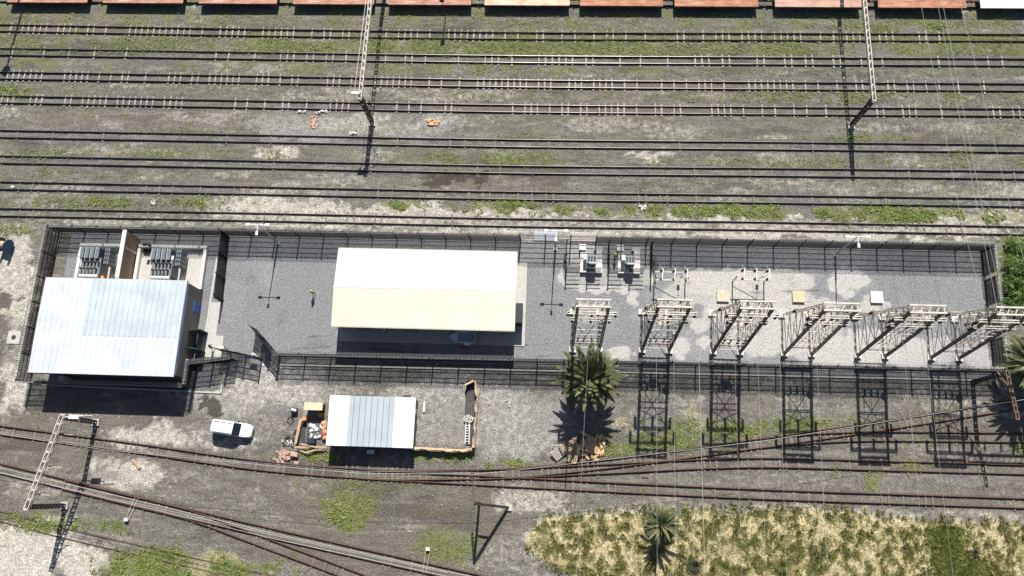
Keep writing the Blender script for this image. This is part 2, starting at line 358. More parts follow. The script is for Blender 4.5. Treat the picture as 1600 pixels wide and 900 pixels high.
for pth in ([(750, 722), (800, 682), (868, 640)], [(768, 726), (815, 694), (880, 652)], [(742, 694), (790, 656), (842, 612)], [(640, 612), (560, 606), (470, 618), (400, 625)], [(300, 668), (400, 648), (450, 620), (420, 585)], [(850, 640), (900, 655), (990, 640), (1090, 632)]):
    pw = [g(*q) for q in pth]
    for a_, b_ in zip(pw[:-1], pw[1:]):
        d_ = (b_ - a_).normalized(); u_ = (GX - a_.x) * d_.x + (GY - a_.y) * d_.y; v_ = np.abs((GX - a_.x) * -d_.y + (GY - a_.y) * d_.x)
        A['dark'] = np.maximum(A['dark'], .5 * np.clip(1 - np.abs(v_ - .75) / .2, 0, 1) * ((u_ > -.1) & (u_ < (b_ - a_).length + .1)) * np.clip(N2 * 2 - .4, 0, 1))
# gravel of the substation yard and the pale stone dust on it
inside = ((GX > -45.4) & (GX < 58.2) & (GY > 16.0) & (GY < 33.4)) | ((GX > -68.6) & (GX < -45.3) & (GY > 11.6) & (GY < 33.4))
inside = inside & ~((GX < -36.4) & (GX > -45.4) & (GY < 15.6))
A['yard'] = inside.astype(float)
for k in ('pale', 'green', 'dark', 'straw', 'brown', 'grey'): A[k] = np.where(inside, 0, A[k])
YP = np.zeros(shp)
def yblob(cx, cy, rx, ry, v=1.0):
    d = np.sqrt(((PX + (N2 - .5) * 22 + (N3 - .5) * 14 - cx) / rx) ** 2 + ((PY + (N3 - .5) * 16 - cy) / ry) ** 2)
    global YP; YP = np.maximum(YP, v * np.clip((1.15 - d) / .3, 0, 1))
for b in [(945, 436, 75, 22), (988, 465, 14, 11), (968, 552, 18, 14), (890, 428, 14, 12, .7), (1063, 545, 15, 18), (1092, 507, 14, 10), (1103, 533, 11, 12), (1130, 442, 80, 24), (1225, 448, 52, 30), (1195, 515, 75, 42), (1140, 490, 45, 28, .8), (1262, 520, 60, 44), (1322, 440, 24, 24), (1347, 437, 10, 8),
          (1300, 550, 60, 30), (1360, 540, 50, 30), (1390, 545, 60, 24), (1360, 475, 25, 14, .8), (1430, 560, 40, 24, .8), (1470, 545, 30, 25, .7), (1525, 555, 26, 22, .7), (1420, 480, 30, 12, .4), (1080, 460, 50, 20, .7), (945, 495, 30, 30, .35), (400, 430, 40, 30, .25), (360, 470, 30, 40, .35), (430, 520, 60, 20, .25), (1170, 470, 60, 24, .9), (1510, 420, 30, 20, .4), (1270, 478, 50, 16, .8)]: yblob(*b)
A['pale'] = np.where(inside & (GX > -45.3), np.maximum(YP * .9, np.clip((N1 - .5) * 2.2, 0, .38)), A['pale'])
YT = np.zeros(shp)
for pth in ([(403, 552), (430, 520), (470, 492), (505, 470), (508, 410)], [(403, 556), (450, 538), (520, 532), (700, 545), (850, 548)], [(850, 548), (960, 520), (1060, 470), (1300, 462), (1500, 455)], [(860, 545), (880, 480), (870, 430), (1000, 425)]):
    pw = [g(*q) for q in pth]
    for a_, b_ in zip(pw[:-1], pw[1:]):
        d_ = (b_ - a_).normalized(); u_ = (GX - a_.x) * d_.x + (GY - a_.y) * d_.y; v_ = np.abs((GX - a_.x) * -d_.y + (GY - a_.y) * d_.x)
        YT = np.maximum(YT, .42 * np.clip(1 - np.abs(v_ - .78) / .28, 0, 1) * ((u_ > -.2) & (u_ < (b_ - a_).length + .2)) * np.clip(N1 * 2.4 - .5, 0, 1))
A['dark'] = np.where(inside, YT + np.clip((fbm(GX, GY, .22, 4, 83) - .56) * 2.4, 0, .4), A['dark'])
# rust and oil dust lying along every rail
nrm = {}
for nm, pl in TRACKS:
    if nm == 'T0': continue
    ax_ = np.array([p.x for p in pl]); ay_ = np.array([p.y for p in pl])
    Yc = np.interp(gx, ax_, ay_, left=1e6, right=1e6); D = np.abs(GY - Yc[None, :])
    amt = {'T1': .75, 'T2': .7, 'T3': .95, 'T4': .9, 'T5': .42, 'T6': .45, 'T7': .42, 'T8': .3, 'L3': .2}.get(nm, .8)
    A['dark'] = np.maximum(A['dark'], amt * np.clip(1 - np.abs(D - .60) / .32, 0, 1))
    A['brown'] = np.maximum(A['brown'], .75 * amt * np.clip((1.15 - D) / .4, 0, 1) * np.clip(N1 * 2.2 - .35, 0, 1))
    A['green'] *= 1 - .5 * np.clip((1.0 - D) / .3, 0, 1) * (0 if nm in ('T1', 'L3') else 1)
    A['pale'] *= 1 - .45 * np.clip((1.2 - D) / .3, 0, 1) * (1 if nm in ('T1', 'T2', 'T3', 'T4', 'T5', 'T6') else .3)
GZ = (N3 - .5) * .05 + (N1 - .5) * .06 + A['straw'] * (N2 * .25)
GZ = np.where(inside, (N3 - .5) * .02, GZ)
GZ = np.where((np.abs(GX) > 200) | (np.abs(GY) > 200), 0, GZ)
nx_, ny_ = len(gx), len(gy)
I = np.arange(nx_ * ny_).reshape(ny_, nx_)
FQ = np.stack([I[:-1, :-1], I[:-1, 1:], I[1:, 1:], I[1:, :-1]], -1).reshape(-1, 4)
gm = bpy.data.materials.new('ground_soil'); gm.use_nodes = True
ground = npmesh('ground', np.stack([GX, GY, GZ - .03], -1).reshape(-1, 3), FQ, [gm]); struct(ground)
for k, v in A.items():
    at = ground.data.attributes.new(k, 'FLOAT', 'POINT'); at.data.foreach_set('value', v.astype(np.float32).ravel())
nt = gm.node_tree; pb = nt.nodes['Principled BSDF']; pb.inputs['Roughness'].default_value = .95; pb.inputs['Specular IOR Level'].default_value = .15
tc = nt.nodes.new('ShaderNodeTexCoord')
def NZ(scale, det=6, rough=.65):
    n = nt.nodes.new('ShaderNodeTexNoise'); n.inputs['Scale'].default_value = scale; n.inputs['Detail'].default_value = det; n.inputs['Roughness'].default_value = rough
    nt.links.new(tc.outputs['Object'], n.inputs['Vector']); return n.outputs[0]
def RAMP(src, *st):
    r = nt.nodes.new('ShaderNodeValToRGB'); e = r.color_ramp.elements
    while len(e) < len(st): e.new(.5)
    for i, (p, c) in enumerate(st): e[i].position = p; e[i].color = (*c, 1)
    nt.links.new(src, r.inputs[0]); return r.outputs[0]
def MATH(op, a, b):
    n = nt.nodes.new('ShaderNodeMath'); n.operation = op
    for i, x in enumerate((a, b)):
        if isinstance(x, (int, float)): n.inputs[i].default_value = x
        else: nt.links.new(x, n.inputs[i])
    return n.outputs[0]
def MIX(f, a, b):
    n = nt.nodes.new('ShaderNodeMix'); n.data_type = 'RGBA'
    nt.links.new(f, n.inputs[0]); nt.links.new(a, n.inputs[6]); nt.links.new(b, n.inputs[7]); return n.outputs[2]
def MASK(name, nz, k=.9, lo=.15, hi=.95):
    a = nt.nodes.new('ShaderNodeAttribute'); a.attribute_name = name
    t = MATH('ADD', a.outputs['Fac'], MATH('MULTIPLY', MATH('SUBTRACT', nz, .5), k))
    t = MATH('MULTIPLY', t, MATH('MINIMUM', MATH('MULTIPLY', a.outputs['Fac'], 6.0), 1.0))
    m = nt.nodes.new('ShaderNodeMapRange'); m.interpolation_type = 'SMOOTHSTEP'
    m.inputs[1].default_value = lo; m.inputs[2].default_value = hi; nt.links.new(t, m.inputs[0]); return m.outputs[0]
n_f = NZ(5.0, 5, .8); n_m = NZ(1.3, 6, .7); n_l = NZ(.16, 5, .6); n_x = NZ(14.0, 3, .8)
mp_ = nt.nodes.new('ShaderNodeMapping'); mp_.inputs['Scale'].default_value = (.18, 1.0, 1.0); mp_.inputs['Rotation'].default_value = (0, 0, .01)
nt.links.new(tc.outputs['Object'], mp_.inputs[0])
ns_ = nt.nodes.new('ShaderNodeTexNoise'); ns_.inputs['Scale'].default_value = 1.1; ns_.inputs['Detail'].default_value = 8; ns_.inputs['Roughness'].default_value = .75
nt.links.new(mp_.outputs[0], ns_.inputs['Vector']); n_s = ns_.outputs[0]
base = RAMP(n_s, (.3, (.06, .056, .049)), (.45, (.125, .119, .103)), (.56, (.185, .178, .154)), (.68, (.34, .328, .285)))
base = MIX(MATH('MULTIPLY', n_l, .8), base, RAMP(n_m, (.3, (.07, .063, .055)), (.48, (.14, .13, .115)), (.62, (.215, .202, .18)), (.74, (.38, .362, .32))))
speck = RAMP(NZ(6.0, 4, .95), (.37, (.42, .42, .42)), (.5, (1, 1, 1)), (.62, (1.9, 1.86, 1.76)))
def MUL(a, b):
    n = nt.nodes.new('ShaderNodeMix'); n.data_type = 'RGBA'; n.blend_type = 'MULTIPLY'; n.inputs[0].default_value = 1
    nt.links.new(a, n.inputs[6]); nt.links.new(b, n.inputs[7]); return n.outputs[2]
col = base
col = MIX(MASK('brown', n_m, .7, .2, 1.1), col, RAMP(n_f, (.35, (.085, .066, .055)), (.65, (.2, .165, .14))))
col = MIX(MASK('grey', n_m, .9, .1, .9), col, RAMP(n_m, (.3, (.17, .165, .155)), (.7, (.33, .32, .3))))
col = MIX(MASK('pale', n_m, 1.1, .2, .95), col, RAMP(n_m, (.25, (.33, .31, .27)), (.5, (.44, .415, .365)), (.72, (.6, .57, .505))))
col = MIX(MATH('MULTIPLY', MASK('green', n_f, 1.2, .35, .9), .8), col, RAMP(n_f, (.3, (.075, .085, .03)), (.7, (.23, .235, .1))))
col = MIX(MASK('straw', n_m, .5), col, RAMP(n_f, (.3, (.28, .24, .13)), (.7, (.6, .52, .33))))
yd = MIX(MASK('pale', n_m, .5, .2, .85), RAMP(n_f, (.3, (.15, .152, .158)), (.5, (.235, .238, .248)), (.7, (.34, .345, .35))), RAMP(n_f, (.3, (.38, .365, .34)), (.7, (.56, .545, .52))))
col = MIX(MASK('yard', n_m, 0, .4, .6), col, yd)
col = MIX(MATH('MULTIPLY', MASK('dark', n_m, .5, .25, .9), .85), col, RAMP(n_f, (.3, (.028, .023, .02)), (.7, (.07, .06, .052))))
speck2 = RAMP(NZ(6.0, 3, .8), (.36, (.68, .68, .68)), (.5, (1, 1, 1)), (.64, (1.35, 1.35, 1.33)))
col = MUL(col, MIX(MASK('yard', n_m, 0, .4, .6), speck, speck2))
nt.links.new(col, pb.inputs['Base Color'])
bp = nt.nodes.new('ShaderNodeBump'); bp.inputs['Strength'].default_value = .9; bp.inputs['Distance'].default_value = .12
nt.links.new(MATH('ADD', n_f, MATH('MULTIPLY', n_x, .5)), bp.inputs['Height']); nt.links.new(bp.outputs[0], pb.inputs['Normal'])

# ------------------------------------------------------------ railway tracks
RP = [(-.065, 0), (-.065, .02), (-.012, .035), (-.012, .10), (-.036, .115), (-.036, .145), (-.018, .155), (.018, .155), (.036, .145), (.036, .115), (.012, .10), (.012, .035), (.065, .02), (.065, 0)]
def rail_mb(pl, off, z, top=1):
    mb = MB(); vs = []; n = len(RP)
    for i, p in enumerate(pl):
        d = (pl[min(i + 1, len(pl) - 1)] - pl[max(i - 1, 0)]).normalized(); nn = Vector((-d.y, d.x, 0))
        for a, h in RP: vs.append(p + nn * (off + a * 1.25) + Vector((0, 0, z + h * 1.25)))
    fs = []; mi = []
    for i in range(len(pl) - 1):
        for k in range(n):
            fs.append((i * n + k, i * n + (k + 1) % n, (i + 1) * n + (k + 1) % n, (i + 1) * n + k)); mi.append(top if k in (5, 6, 7) else 0)
    mb.v = [tuple(v) for v in vs]; mb.f = fs; mb.m = mi
    return mb
slm = MB(); slm.box((0, 0, -.04), (.22, 2.0, .16)); sl_mesh = None
def label_track(nm):
    return {'T0': 'railway track carrying the row of flat wagons at the far north edge',
            'T1': 'weedy railway track nearest the flat wagons with close rows of pale sleepers',
            'T2': 'second railway track south of the wagons, green weeds along its north side',
            'T3': 'third railway track south of the wagons with brown ballast and pale sleeper ends',
            'T4': 'fourth railway track south of the wagons passing just under the two gantry masts',
            'T5': 'railway track passing just south of the two orange plastic scraps',
            'T6': 'railway track crossed by the shadow tips of both gantry masts',
            'T7': 'railway track just north of the bright green weed strip',
            'T8': 'pale dusty railway track closest to the north side of the black yard fence',
            'S1': 'curving rusty railway track running past the white pickup and the hut',
            'S3': 'southernmost rusty railway track along the dry grass bank',
            'S2': 'rusty railway track branching off between the two diverging tracks beside the dead fronds',
            'S1b': 'rusty track branching off in front of the eastern gantry shadows',
            'L1': 'rusty track running diagonally under the lattice overhead beam to the lower edge',
            'L2': 'rusty diagonal siding splitting off the track beneath the overhead wires',
            'L3': 'overgrown diagonal track beside the pale sand in the lower west corner'}[nm]
SLP = {'T1': (.95, .75, 0), 'T2': (1.0, .4, 0), 'T3': (.9, .62, 0), 'T4': (.9, .62, 0), 'T5': (1.1, .12, 1), 'T6': (1.1, .12, 1), 'T7': (1.0, .3, 1), 'T8': (1.0, .25, 1),
       'S1': (.75, .45, 1), 'S3': (.9, .3, 1), 'S2': (.8, .3, 1), 'S1b': (.9, .15, 1), 'L1': (.9, .15, 1), 'L2': (.8, .2, 1), 'L3': (1, .05, 1), 'T0': (1, .0, 1)}
for ti, (nm, pl) in enumerate(TRACKS):
    mid = min(pl, key=lambda p: (p - Vector((-10, p.y, 0))).length)
    t = thing('railway_track', label_track(nm), 'railway track', (mid.x, mid.y, 0), 'railway tracks of the yard')
    zz = .035 + .004 * (ti % 4) - (.16 if nm == 'L3' else 0)
    sm = M['rail_rust2'] if nm[0] in 'SL' else M['rail_rust']; tm = M['rail_top'] if nm in ('T2', 'T3', 'T4', 'T6', 'T7', 'T8', 'T5') else sm
    for off in (-.57, .57):
        rail_mb(pl, off, zz).build('rail', [sm, tm], t)
    step, prob, dk = SLP[nm]
    cum = 0; cnt = 0; rr = random.Random(ti); grp = 1.0
    smat = M['sleeper_dark'] if dk else M['sleeper']
    for i in range(len(pl) - 1):
        a, b = pl[i], pl[i + 1]; L = (b - a).length; d = (b - a) / L
        while cum < L:
            p = a + d * cum; cum += step; fp = topx(np.array([p.x]), np.array([p.y]))
            if not (-40 < fp[0][0] < 1640 and -20 < fp[1][0] < 920): continue
            pr = prob * (.35 + 1.1 * vnoise(np.array([p.x * .12]), np.array([ti * 3.3]), 5)[0])
            if cnt >= 100 or rr.random() > pr: continue
            cnt += 1
            if sl_mesh is None:
                so_ = slm.build('sleeper', M['sleeper'], t, org=(0, 0, 0)); sl_mesh = so_.data
                sl_mesh2 = sl_mesh.copy(); sl_mesh2.materials[0] = M['sleeper_dark']
            else:
                so_ = bpy.data.objects.new('sleeper', sl_mesh); COL.objects.link(so_); so_.parent = t
            if dk: so_.data = sl_mesh2
            so_.location = p - Vector((mid.x, mid.y, 0)) + Vector((0, 0, rr.uniform(-.02, .012) + .02))
            so_.rotation_euler = (0, 0, math.atan2(d.y, d.x) + rr.gauss(0, .025)); so_.scale = (rr.uniform(.75, 1.15), rr.uniform(.93, 1.05), 1)
        cum -= L

# ------------------------------------------------------------ fences
def post_mb(h, r=.085): return MB().box((0, 0, h / 2), (r * 2, r * 2, h)).box((0, 0, h + .02), (r * 2.6, r * 2.6, .04))
def panel_mb(L, h, dv=.055, wv=.014, dh=.065, wh=.02):
    m = MB(); n = int(L / dv)
    for i in range(1, n):
        x = L * i / n; m.beam((x, 0, .05), (x, 0, h), wv, wv, caps=False)
    k = int(h / dh)
    for j in range(k + 1):
        z = .05 + (h - .06) * j / k; m.beam((0, 0.011, z), (L, 0.011, z), wh, wh * .6, caps=False)
    for z in (.12, h * .27, h * .52, h * .77, h - .03): m.beam((0, -.02, z), (L, -.02, z), .06, .06)
    return m
def razor_mb(L, h, r=.3):
    pts = []; n = int(L / .22) * 8
    for i in range(n + 1):
        t = 2 * PI * i / 8; pts.append((L * i / n, r * math.cos(t) * (1 + .15 * math.sin(i * .37)), h + r * .75 + r * math.sin(t) * (1 + .15 * math.cos(i * .51))))
    m = MB().tube(pts, .028, 3)
    for i in range(0, n, 3): m.box(pts[i], (.05, .05, .03), rz=i)
    return m
PROTO = {}
def fence(p0, p1, label, h=3.0, pitch=3.5, razor=True, sparse=(), group='black mesh fences round the substation', light=False, mat_=None, name='mesh_fence', cat='fence'):
    p0 = Vector((*p0, 0)); p1 = Vector((*p1, 0)); d = p1 - p0; L = d.length; n = max(1, round(L / pitch)); s = L / n
    t = thing(name, label, cat, p0, group, math.atan2(d.y, d.x), local=True)
    m = mat_ or M['fence']; key = (h, light, m.name)
    if key not in PROTO:
        a = post_mb(h + .15).build('post', m, t, org=(0, 0, 0))
        b = (panel_mb(pitch, h) if not light else panel_mb(pitch, h, .16, .012, .2, .012)).build('mesh_panel', m, t, org=(0, 0, 0))
        c = razor_mb(pitch, h).build('razor_wire', M['galv'], t, org=(0, 0, 0))
        PROTO[key] = (a.data, b.data, c.data)
        for o in (a, b, c): bpy.data.objects.remove(o)
    for i in range(n + 1):
        for nm, me in zip(('post', 'mesh_panel', 'razor_wire'), PROTO[key]):
            if nm != 'post' and i == n: continue
            if nm == 'razor_wire' and not razor: continue
            if nm == 'mesh_panel' and i in sparse:
                if 'sp' not in PROTO:
                    q_ = panel_mb(pitch, h, .16, .012, .25, .012).build('mesh_panel', m, t, org=(0, 0, 0)); PROTO['sp'] = q_.data; bpy.data.objects.remove(q_)
                me = PROTO['sp']
            o = bpy.data.objects.new(nm, me); COL.objects.link(o); o.parent = t; o.location = (i * s, 0, 0)
            if nm != 'post': o.scale = (s / pitch, 1, 1)
    return t
FH = 3.0
fence((-70.1, 33.35), (58.4, 33.35), 'long black mesh fence with razor wire along the north side of the yard', sparse=(19, 20, 21))
fence((-70.35, 33.2), (-70.35, 11.75), 'black mesh fence west of the blue-white roofed building', razor=True)
fence((-70.2, 11.6), (-47.7, 11.6), 'black mesh fence with razor coil in front of the blue-white roofed building')
fence((-47.55, 11.7), (-47.55, 14.6), 'short black mesh fence return at the blue-white building corner', pitch=3)
fence((-47.4, 14.7), (-43.3, 15.3), 'short black mesh fence beside the pedestrian gate', pitch=2.1)
fence((-36.2, 16.2), (58.0, 16.75), 'long black mesh fence along the south side of the yard')
fence((58.45, 33.2), (58.15, 16.9), 'black mesh fence closing the east end of the yard', pitch=4.1)
fence((-45.5, 33.1), (-45.2, 24.0), 'black mesh fence dividing the transformer bays from the gravel yard', pitch=3, razor=False)
# gates
fence((-38.7, 15.75), (-43.1, 16.5), 'closed black mesh gate leaf with a small blue sign', pitch=2.2, razor=False, name='gate_leaf', cat='gate', group='black mesh gate leaves')
gl = fence((-36.35, 16.3), (-38.8, 18.75), 'open black mesh gate leaf swung inward at the road entrance', pitch=1.75, razor=False, name='gate_leaf', cat='gate', group='black mesh gate leaves')
tag(MB().box((-39.7, 15.82, 1.1), (1.0, .04, .7)).build('gate_sign', M['blue'], org=(-39.7, 15.82, .75)), 'small blue sign hung low on the closed gate leaf', 'sign')
# pale sheets lying behind the fence
M['banner'] = mat('sheet_pink', (.5, .42, .4), .7, 0, .3, 3)
M['banner_b'] = mat('sheet_blue', (.46, .44, .46), .7, 0, .6, 2.2, col2=(.36, .42, .55))
for x, w, m, lb in [(-.6, 3.3, 'banner_b', 'pale blue and pink sheet lying behind the north fence by the middle lamp post'), (4.6, 3.6, 'banner', 'pinkish white sheet lying behind the north fence near the small transformers')]:
    tag(MB().box((x, 34.25, .06), (w, 1.3, .05)).build('plastic_sheet', M[m], org=(x, 34.25, 0)), lb, 'sheet')

# ------------------------------------------------------------ kerbs, slabs
def slab(name, x0, x1, y0, y1, z, m, z0=-.1): return struct(MB().box(((x0 + x1) / 2, (y0 + y1) / 2, (z + z0) / 2), (x1 - x0, y1 - y0, z - z0)).build(name, M[m], org=((x0 + x1) / 2, (y0 + y1) / 2, 0)))
k0, k1 = g(430, 570), g(1552, 594.5)
struct(MB().beam(k0 + Vector((0, 0, .0)), k1 + Vector((0, 0, .0)), .2, .2).build('kerb', M['concrete'], org=(0, 0, 0)))
k0, k1 = g(66, 601), g(345, 614)
struct(MB().beam(k0, k1, .2, .2).build('kerb', M['concrete'], org=(0, 0, 0)))
k0, k1 = g(345, 614), g(351, 585)
struct(MB().beam(k0, k1, .26, .24).build('kerb', M['concrete'], org=(0, 0, 0)))
k0, k1 = g(340, 402), g(322, 520)
struct(MB().beam(k0, k1, .3, .22).build('kerb', M['concrete'], org=(0, 0, 0)))
slab('threshold', -40.3, -38.3, 14.9, 16.7, .03, 'concrete')
slab('building_apron', -28.4, -3.1, 18.6, 30.3, .06, 'concrete')
slab('path', -46.9, -45.5, 16.2, 23.6, .05, 'concrete')
q0, q1 = g(310, 552), g(339, 526)
slab('landing', -47.3, -44.4, 15.9, 18.9, .09, 'concrete')
M['pad'] = mat('gravel_pad', (.33, .325, .31), .9, 0, .3, 2.5)
struct(MB().box((4.0 + 4.0, 30.2, 0), (11.7, 5.6, .06)).build('gravel_pad', M['pad'], org=(8, 30.2, 0)))
slab('manhole_surround', -74.9, -73.1, 17.0, 18.8, .05, 'concrete')
mh = MB().lathe((-74, 17.9, .05), [(.0, 0), (.32, 0), (.32, .04), (.27, .05), (.0, .05)], 16).build('manhole_cover', M['steel_dark'], org=(-74, 17.9, .05))
tag(mh, 'round dark manhole cover in the pale square slab west of the fence', 'manhole cover')

# ------------------------------------------------------------ west switch house with its transformer bays
t = thing('switch_house', 'low flat building with large blue-white sheet roof and a paler blue patch', 'building', (-57.6, 18.6, 0))
wz = 4.5
w = MB(); x0, x1, y0, y1 = -66.7, -48.3, 12.9, 25.0
for a, b in (((x0, y0), (x1, y0)), ((x1, y0), (x1, y1)), ((x1, y1), (x0, y1)), ((x0, y1), (x0, y0))):
    c = ((a[0] + b[0]) / 2, (a[1] + b[1]) / 2, wz / 2); w.box(c, (abs(a[0] - b[0]) + .22, .22, wz) if a[1] == b[1] else (.22, abs(a[1] - b[1]) - .22, wz))
wall = w.build('wall', M['grey_wall'], t)
c_ = [g(72, 434, 4.85), g(293, 437, 4.85), g(270, 587, 4.85), g(41, 583, 4.85)]
rx0, rx1, ry0, ry1 = (c_[0].x + c_[3].x) / 2, (c_[1].x + c_[2].x) / 2, (c_[2].y + c_[3].y) / 2, (c_[0].y + c_[1].y) / 2
ym = (ry0 + ry1) / 2 + .6
rf = MB()
for ya, yb, za, zb in ((ry0, ym, 4.72, 4.86), (ym, ry1, 4.86, 4.78)):
    rf.add([(rx0, ya, za), (rx1, ya, za), (rx1, yb, zb), (rx0, yb, zb), (rx0, ya, za - .12), (rx1, ya, za - .12), (rx1, yb, zb - .12), (rx0, yb, zb - .12)],
           [(0, 1, 2, 3), (7, 6, 5, 4), (0, 4, 5, 1), (1, 5, 6, 2), (2, 6, 7, 3), (3, 7, 4, 0)])
RIB = lambda mb, xa, xb, ya, za, yb, zb, st=.76: [mb.beam((xa + st * (k + .5), ya + .02, za + .02), (xa + st * (k + .5), yb - .02, zb + .02), .09, .05, caps=True) for k in range(int((xb - xa) / st))]
RIB(rf, rx0, rx1, ry0, 4.72, ym, 4.86); RIB(rf, rx0, rx1, ym, 4.86, ry1, 4.78)
roof = rf.build('roof', M['roof_blue'], t)
# old darker sheets: a run of sheets on both slopes
px0 = g(143, 440, 4.85).x; ylo = g(135, 524, 4.85).y
zr = lambda y: 4.72 + (y - ry0) / (ym - ry0) * .14 if y < ym else 4.86 - (y - ym) / (ry1 - ym) * .08
pm = MB()
for ya, yb in ((ylo, ym), (ym, ry1 - .05)):
    RIB(pm, px0, rx1 - .05, ya, zr(ya) + .03, yb, zr(yb) + .03)
    pm.add([(px0, ya, zr(ya) + .012), (rx1 - .02, ya, zr(ya) + .012), (rx1 - .02, yb, zr(yb) + .012), (px0, yb, zr(yb) + .012)], [(0, 1, 2, 3)])
pm.build('roof_patch', M['roof_patch'], roof)
fm = MB().box(((rx0 + rx1) / 2, ry0 - .06, 4.52), (rx1 - rx0, .1, .14)); fm.build('gutter', M['steel_dark'], roof)
fm = MB().box((rx1 + .03, (ry0 + ry1) / 2, 4.6), (.05, ry1 - ry0 - .1, .2)); fm.build('fascia', M['blue'], roof)
for yc, wd_ in ((14.3, 1.6), (22.5, 1.4)):
    d = MB().box((x1 + .14, yc, 1.1), (.06, wd_, 2.2)).build('door', M['blue'], t)
    MB().box((x1 + .2, yc + wd_ * .38, 1.0), (.06, .05, .16)).build('handle', M['galv'], d)
for sx in (-64, -60, -56, -52):
    wi = MB().box((sx, y0 - .14, 2.6), (1.5, .06, 1.0)).build('window', M['glass'], t)
    f = MB()
    for dz in (-.55, .55): f.box((sx, y0 - .15, 2.6 + dz), (1.64, .1, .08))
    for dx in (-.79, .79): f.box((sx + dx, y0 - .15, 2.6), (.08, .1, 1.02))
    f.build('frame', M['white_paint'], wi)
# green double door standing open
d = MB().box((x1 + .13, 17.9, 1.35), (.06, 2.3, 2.7)).build('doorway', M['black'], t)
for yc, hd in ((19.1, 1), (16.7, -1)):
    dl = MB().box((x1 + .95, yc + hd * .05, 1.35), (1.45, .07, 2.65), rz=hd * .12).build('door_leaf', M['green_paint'], t)
    MB().box((x1 + .95, yc + hd * .05 - hd * .06, 1.35), (1.2, .03, 2.3), rz=hd * .12).build('door_stiffener', M['green_paint'], dl)
MB().box((-65.2, 12.2, .8), (.9, .7, 1.6)).build('meter_box', M['white_paint'], t)

# fire wall and bund
fw = thing('fire_wall', 'tall white-topped brown fire wall standing between the two large transformers', 'wall', (-58.5, 29.1, 0))
MB().box((-58.45, 29.2, 1.95), (.34, 6.6, 3.9)).build('wall_panel', M['brick'], fw)
MB().box((-58.45, 29.2, 3.99), (.56, 6.75, .16)).build('coping', M['concrete_white'], fw)
MB().box((-58.23, 30.2, 1.7), (.1, .12, 3.4)).build('conduit', M['white_paint'], fw)
def bund(name, x0, x1, y0, y1, h, lb):
    t = thing(name, lb, 'wall', ((x0 + x1) / 2, (y0 + y1) / 2, 0)); th = .42
    MB().box(((x0 + x1) / 2, y1 - th / 2, h / 2), (x1 - x0, th, h)).build('bund_wall', M['concrete_white'], t)
    MB().box((x0 + th / 2, (y0 + y1 - th) / 2, h / 2), (th, y1 - y0 - th, h)).build('bund_wall', M['concrete_white'], t)
    MB().box((x1 - th / 2, (y0 + y1 - th) / 2, h / 2), (th, y1 - y0 - th, h)).build('bund_wall', M['concrete_white'], t)
    MB().box(((x0 + x1) / 2, (y0 + y1 - th) / 2, .05), (x1 - x0 - 2 * th, y1 - y0 - th, .1)).build('floor_slab', M['concrete'], t)
bund('transformer_bund', -66.6, -58.8, 25.3, 31.6, .7, 'low pale concrete bund around the western large transformer')
bund('transformer_bund', -58.1, -48.2, 25.3, 31.6, .7, 'low pale concrete bund around the eastern large transformer')
MB().box((-57.0, 30.6, .13), (.95, .95, .06)).build('sump_opening', M['black'], [o for o in COL.objects if o.name.startswith('transformer_bund')][1])

def transformer(loc, label, white):
    t = thing('power_transformer', label, 'transformer', loc, 'large transformers behind the blue-white roof', local=True)
    MB().box((0, 0, .25), (3.4, 4.6, .3)).build('plinth', M['concrete'], t)
    tk = MB().box((0, -.3, 1.45), (2.6, 2.2, 2.1)); tk.box((0, -.3, 2.56), (2.8, 2.4, .12)); tk.build('tank', M['tx_mid'], t)
    for i in range(4):
        b = MB(); xx = -1.35 + i * .72
        for j in range(5): b.box((xx + .06, .95 + j * .3, 1.75), (.5, .2, 2.3))
        b.box((xx - .24, 1.55, 2.5), (.06, 1.6, .9), mi=1); b.box((xx + .06, 1.55, 2.96), (.5, 1.6, .06)); b.build('radiator', [M['tx_grey'], M['tx_edge']], t)
    for i in range(4):
        b = MB()
        for j in range(3): b.box((1.72 + j * .26, .35 + i * .6, 1.5), (.18, .48, 1.9))
        b.build('radiator', M['tx_grey'], t)
    bs = MB(); 
    for i in range(5):
        x = -1.05 + i * .5
        pr = [(.1, 0)] + [(r, .07 + k * .07) for k, r in enumerate([.15, .08] * 5)] + [(.03, .85)]
        bsm = MB().lathe((x, -.75, 2.6), pr, 8); bsm.build('bushing', M['insul'], t, smooth=False)
        lv = [(.1, 0)] + [(r, .07 + k * .07) for k, r in enumerate([.15, .08] * 4)]; MB().lathe((x + .22, .2, 2.6), lv, 8).build('bushing', M['insul'], t)
    MB().lathe((0, -1.75, 2.55), [(.26, -1.25), (.26, 1.25)], 12, axis='X').build('conservator', M['white_paint'], t)
    cb = MB()
    for i in range(5): cb.beam((-1.05 + i * .5, -.75, 3.4), (-1.05 + i * .5, -2.9, 3.1), .06)
    cb.build('busbar', M['galv'], t)
    if white: MB().box((1.15, .7, 2.4), (.5, 1.5, .3)).build('control_cabinet', M['white_paint'], t)
    else:
        MB().box((-1.8, .1, .95), (.5, 1.5, 1.6)).build('control_cabinet', M['white_paint'], t)
        MB().box((1.6, -1.7, 1.9), (.45, .4, .4)).build('relay_box', M['orange'], t)
    return t
transformer((-63.3, 28.0, 0), 'large grey finned transformer west of the fire wall with an orange relay box', False)
transformer((-53.2, 28.0, 0), 'large grey finned transformer east of the fire wall with a white cabinet on top', True)

